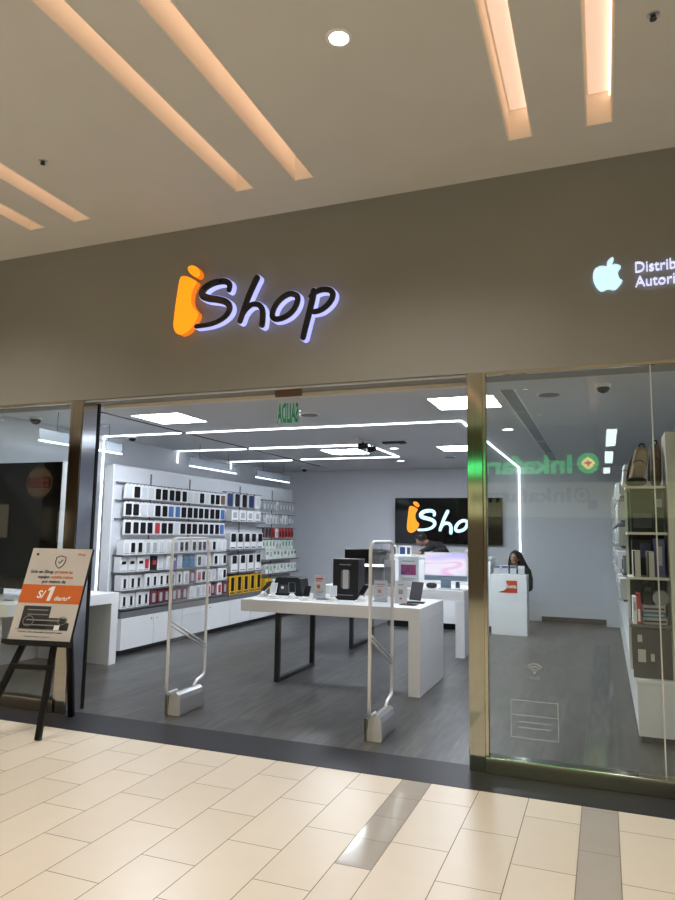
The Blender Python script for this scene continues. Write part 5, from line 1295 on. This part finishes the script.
# the man leaning over the cash desk
HB = Vector((-2.55, 12.20, 0))
man = thing('person', 'man in dark shirt with short black hair leaning over the cash desk, looking down', 'person', HB)
Vv = lambda x, y, z: Vector((x - HB.x, y - HB.y, z))
pel, wst, chs, nk = Vv(-2.55, 12.22, 0.93), Vv(-2.63, 12.19, 1.08), Vv(-2.76, 12.12, 1.26), Vv(-2.93, 12.04, 1.385)
HMm = Matrix.Translation(Vv(-3.03, 11.99, 1.445)) @ Euler((0.55, 0.25, -0.75), 'XYZ').to_matrix().to_4x4()
sl, sr = Vv(-2.86, 11.98, 1.33), Vv(-2.74, 12.24, 1.33)
el, er = Vv(-2.88, 11.80, 1.265), Vv(-2.62, 11.95, 1.265)
wl, wr = Vv(-2.96, 11.56, 1.222), Vv(-2.80, 11.72, 1.222)
kn = [Vv(-2.64, 12.20, 0.50), Vv(-2.46, 12.24, 0.50)]; an = [Vv(-2.64, 12.24, 0.09), Vv(-2.46, 12.27, 0.09)]; to = [Vv(-2.65, 12.10, 0.035), Vv(-2.47, 12.13, 0.035)]
verts = [pel, wst, chs, nk, Vv(-2.985, 12.015, 1.41), sl, el, wl, sr, er, wr, Vv(-2.64, 12.2, 0.86), kn[0], an[0], to[0], Vv(-2.46, 12.24, 0.86), kn[1], an[1], to[1]]
edges = [(0, 1), (1, 2), (2, 3), (3, 4), (2, 5), (5, 6), (6, 7), (2, 8), (8, 9), (9, 10), (0, 11), (11, 12), (12, 13), (13, 14), (0, 15), (15, 16), (16, 17), (17, 18)]
rad = [0.13, 0.125, 0.14, 0.058, 0.055, 0.06, 0.042, 0.028, 0.06, 0.042, 0.028, 0.088, 0.058, 0.042, 0.035, 0.088, 0.058, 0.042, 0.035]
ms = [skin_obj([tuple(v) for v in verts], edges, rad), head_parts(HMm)]
ms += hand(wl, (-0.45, -0.9, -0.02), (0, 0, 1), 1, 1.0, 0.06) + hand(wr, (-0.8, -0.6, -0.02), (0, 0, 1), -1, 1.0, 0.06)
fuse(ms, 'body', M['skin'], man, 0.0042)
face(HMm, man)
shirt = skin_obj([tuple(v) for v in [pel + Vector((0, 0, -0.05)), wst, chs, nk + Vector((0.03, 0.01, -0.02)), sl, el, el.lerp(wl, 0.75), sr, er, er.lerp(wr, 0.75)]], [(0, 1), (1, 2), (2, 3), (2, 4), (4, 5), (5, 6), (2, 7), (7, 8), (8, 9)], [0.15, 0.14, 0.156, 0.075, 0.075, 0.057, 0.045, 0.075, 0.057, 0.045])
fuse([shirt], 'shirt', M['dark_cloth'], man, 0.010)
tr = skin_obj([tuple(v) for v in [pel + Vector((0, 0, -0.02)), verts[11], kn[0], an[0] + Vector((0, 0, 0.03)), verts[15], kn[1], an[1] + Vector((0, 0, 0.03))]], [(0, 1), (1, 2), (2, 3), (0, 4), (4, 5), (5, 6)], [0.145, 0.10, 0.072, 0.06, 0.10, 0.072, 0.06])
fuse([tr], 'trousers', M['charcoal'], man, 0.010)
for p, t_ in zip(an, to):
    b = MB(); b.soft((((p + t_) / 2).x, ((p + t_) / 2).y - 0.01, 0.042), (0.10, 0.28, 0.083), 3); b.build('shoe', M['black_plastic'], man)
b = MB(); b.sphere((0, 0.012, 0.036), (0.080, 0.098, 0.100), 24, 16)
bmesh.ops.bisect_plane(b.bm, geom=b.bm.verts[:] + b.bm.edges[:] + b.bm.faces[:], plane_co=(0, -0.055, 0.02), plane_no=(0, -0.75, -0.55), clear_outer=True)
b.soft((0, -0.055, 0.085), (0.12, 0.07, 0.05), 2.5)
bmesh.ops.transform(b.bm, matrix=HMm, verts=b.bm.verts[:]); b.build('hair', M['hair'], man)

# the woman sitting behind the podium
WB = Vector((-1.38, 11.95, 0))
st = thing('stool', 'round stool under the seated woman behind the podium', 'stool', (WB.x, WB.y, 0))
b = MB(); b.cyl((0, 0, 0.375), (0, 0, 0.405), 0.17, 0.165, seg=28); b.build('seat', M['charcoal'], st)
for a in range(4):
    b = MB(); b.tube([(0.11 * math.cos(a * PI / 2 + 0.7), 0.11 * math.sin(a * PI / 2 + 0.7), 0.375), (0.17 * math.cos(a * PI / 2 + 0.7), 0.17 * math.sin(a * PI / 2 + 0.7), 0.0)], 0.014, 8); b.build('leg', M['black_metal'], st)
wo = thing('person', 'woman with very long black hair and dark clothes sitting behind the white podium', 'person', WB)
Wv = lambda x, y, z: Vector((x, y, z))
pel, wst, chs, nk = Wv(0.02, 0.0, 0.56), Wv(0.02, -0.01, 0.70), Wv(0.01, -0.02, 0.87), Wv(-0.01, -0.04, 1.015)
HMw = Matrix.Translation((-0.025, -0.07, 1.155)) @ Euler((0.06, 0.05, -0.35), 'XYZ').to_matrix().to_4x4()
sl, sr = Wv(-0.155, -0.03, 0.945), Wv(0.175, -0.01, 0.945)
el, er = Wv(-0.20, -0.10, 0.70), Wv(0.215, -0.08, 0.69)
wl, wr = Wv(-0.10, -0.28, 0.615), Wv(0.12, -0.27, 0.612)
hp = [Wv(-0.08, -0.04, 0.53), Wv(0.10, -0.04, 0.53)]; kn = [Wv(-0.10, -0.37, 0.53), Wv(0.12, -0.37, 0.53)]; an = [Wv(-0.10, -0.30, 0.10), Wv(0.12, -0.30, 0.10)]; to = [Wv(-0.10, -0.42, 0.03), Wv(0.12, -0.42, 0.03)]
verts = [pel, wst, chs, nk, Wv(-0.018, -0.055, 1.07), sl, el, wl, sr, er, wr, hp[0], kn[0], an[0], to[0], hp[1], kn[1], an[1], to[1]]
rad = [0.12, 0.10, 0.115, 0.048, 0.046, 0.05, 0.036, 0.024, 0.05, 0.036, 0.024, 0.08, 0.055, 0.036, 0.03, 0.08, 0.055, 0.036, 0.03]
ms = [skin_obj([tuple(v) for v in verts], edges, rad), head_parts(HMw, 0.95)]
ms += hand(wl, (0.5, -0.85, -0.1), (0, 0, 1), 1, 0.9) + hand(wr, (-0.5, -0.85, -0.1), (0, 0, 1), -1, 0.9)
fuse(ms, 'body', M['skin'], wo, 0.0042)
face(HMw, wo, 0.95)
top = skin_obj([tuple(v) for v in [pel, wst, chs, nk + Vector((0, 0.01, -0.05)), sl, el, el.lerp(wl, 0.8), sr, er, er.lerp(wr, 0.8)]], [(0, 1), (1, 2), (2, 3), (2, 4), (4, 5), (5, 6), (2, 7), (7, 8), (8, 9)], [0.135, 0.115, 0.13, 0.062, 0.064, 0.050, 0.038, 0.064, 0.050, 0.038])
fuse([top], 'top', M['dark_cloth'], wo, 0.010)
tr = skin_obj([tuple(v) for v in [pel, hp[0], kn[0], an[0] + Vector((0, 0, 0.02)), hp[1], kn[1], an[1] + Vector((0, 0, 0.02))]], [(0, 1), (1, 2), (2, 3), (0, 4), (4, 5), (5, 6)], [0.130, 0.092, 0.068, 0.052, 0.092, 0.068, 0.052])
fuse([tr], 'trousers', M['charcoal'], wo, 0.010)
for p, t_ in zip(an, to):
    b = MB(); b.soft((p.x, (p.y + t_.y) / 2 - 0.01, 0.040), (0.085, 0.25, 0.079), 3); b.build('shoe', M['black_plastic'], wo)
b = MB(); b.sphere((0, 0.030, 0.040), (0.086, 0.098, 0.102), 24, 16)
bmesh.ops.transform(b.bm, matrix=HMw, verts=b.bm.verts[:])
cap_ = bm_mesh(b)
locks = []
for pts, rr in (([(0.03, 0.02, 1.22), (0.07, 0.05, 1.10), (0.14, 0.05, 0.95), (0.20, 0.02, 0.82), (0.22, -0.02, 0.66)], [0.06, 0.07, 0.075, 0.06, 0.03]),
                ([(-0.03, 0.03, 1.22), (-0.06, 0.06, 1.08), (-0.08, 0.08, 0.92), (-0.08, 0.10, 0.76)], [0.06, 0.065, 0.06, 0.03]),
                ([(0.0, 0.04, 1.20), (0.02, 0.08, 1.05), (0.05, 0.10, 0.88), (0.06, 0.11, 0.70)], [0.07, 0.08, 0.08, 0.04]),
                ([(0.045, -0.06, 1.235), (0.085, -0.055, 1.15), (0.105, -0.05, 1.03), (0.15, -0.05, 0.90)], [0.022, 0.026, 0.035, 0.03]),
                ([(-0.085, -0.05, 1.22), (-0.105, -0.05, 1.14), (-0.11, -0.045, 1.03), (-0.12, -0.04, 0.93)], [0.022, 0.024, 0.028, 0.02])):
    locks.append(chain(pts, rr))
fuse([cap_] + locks, 'hair', M['hair'], wo, 0.009, 2)

# ------------------------------------------------------------------ deep-shop bounce comes from the lamps already built
SC.view_settings.exposure = EXPO
for k_, o_ in PROTO.items():
    if k_ not in USED:
        for c_ in list(o_.children): bpy.data.objects.remove(c_)
        bpy.data.objects.remove(o_)
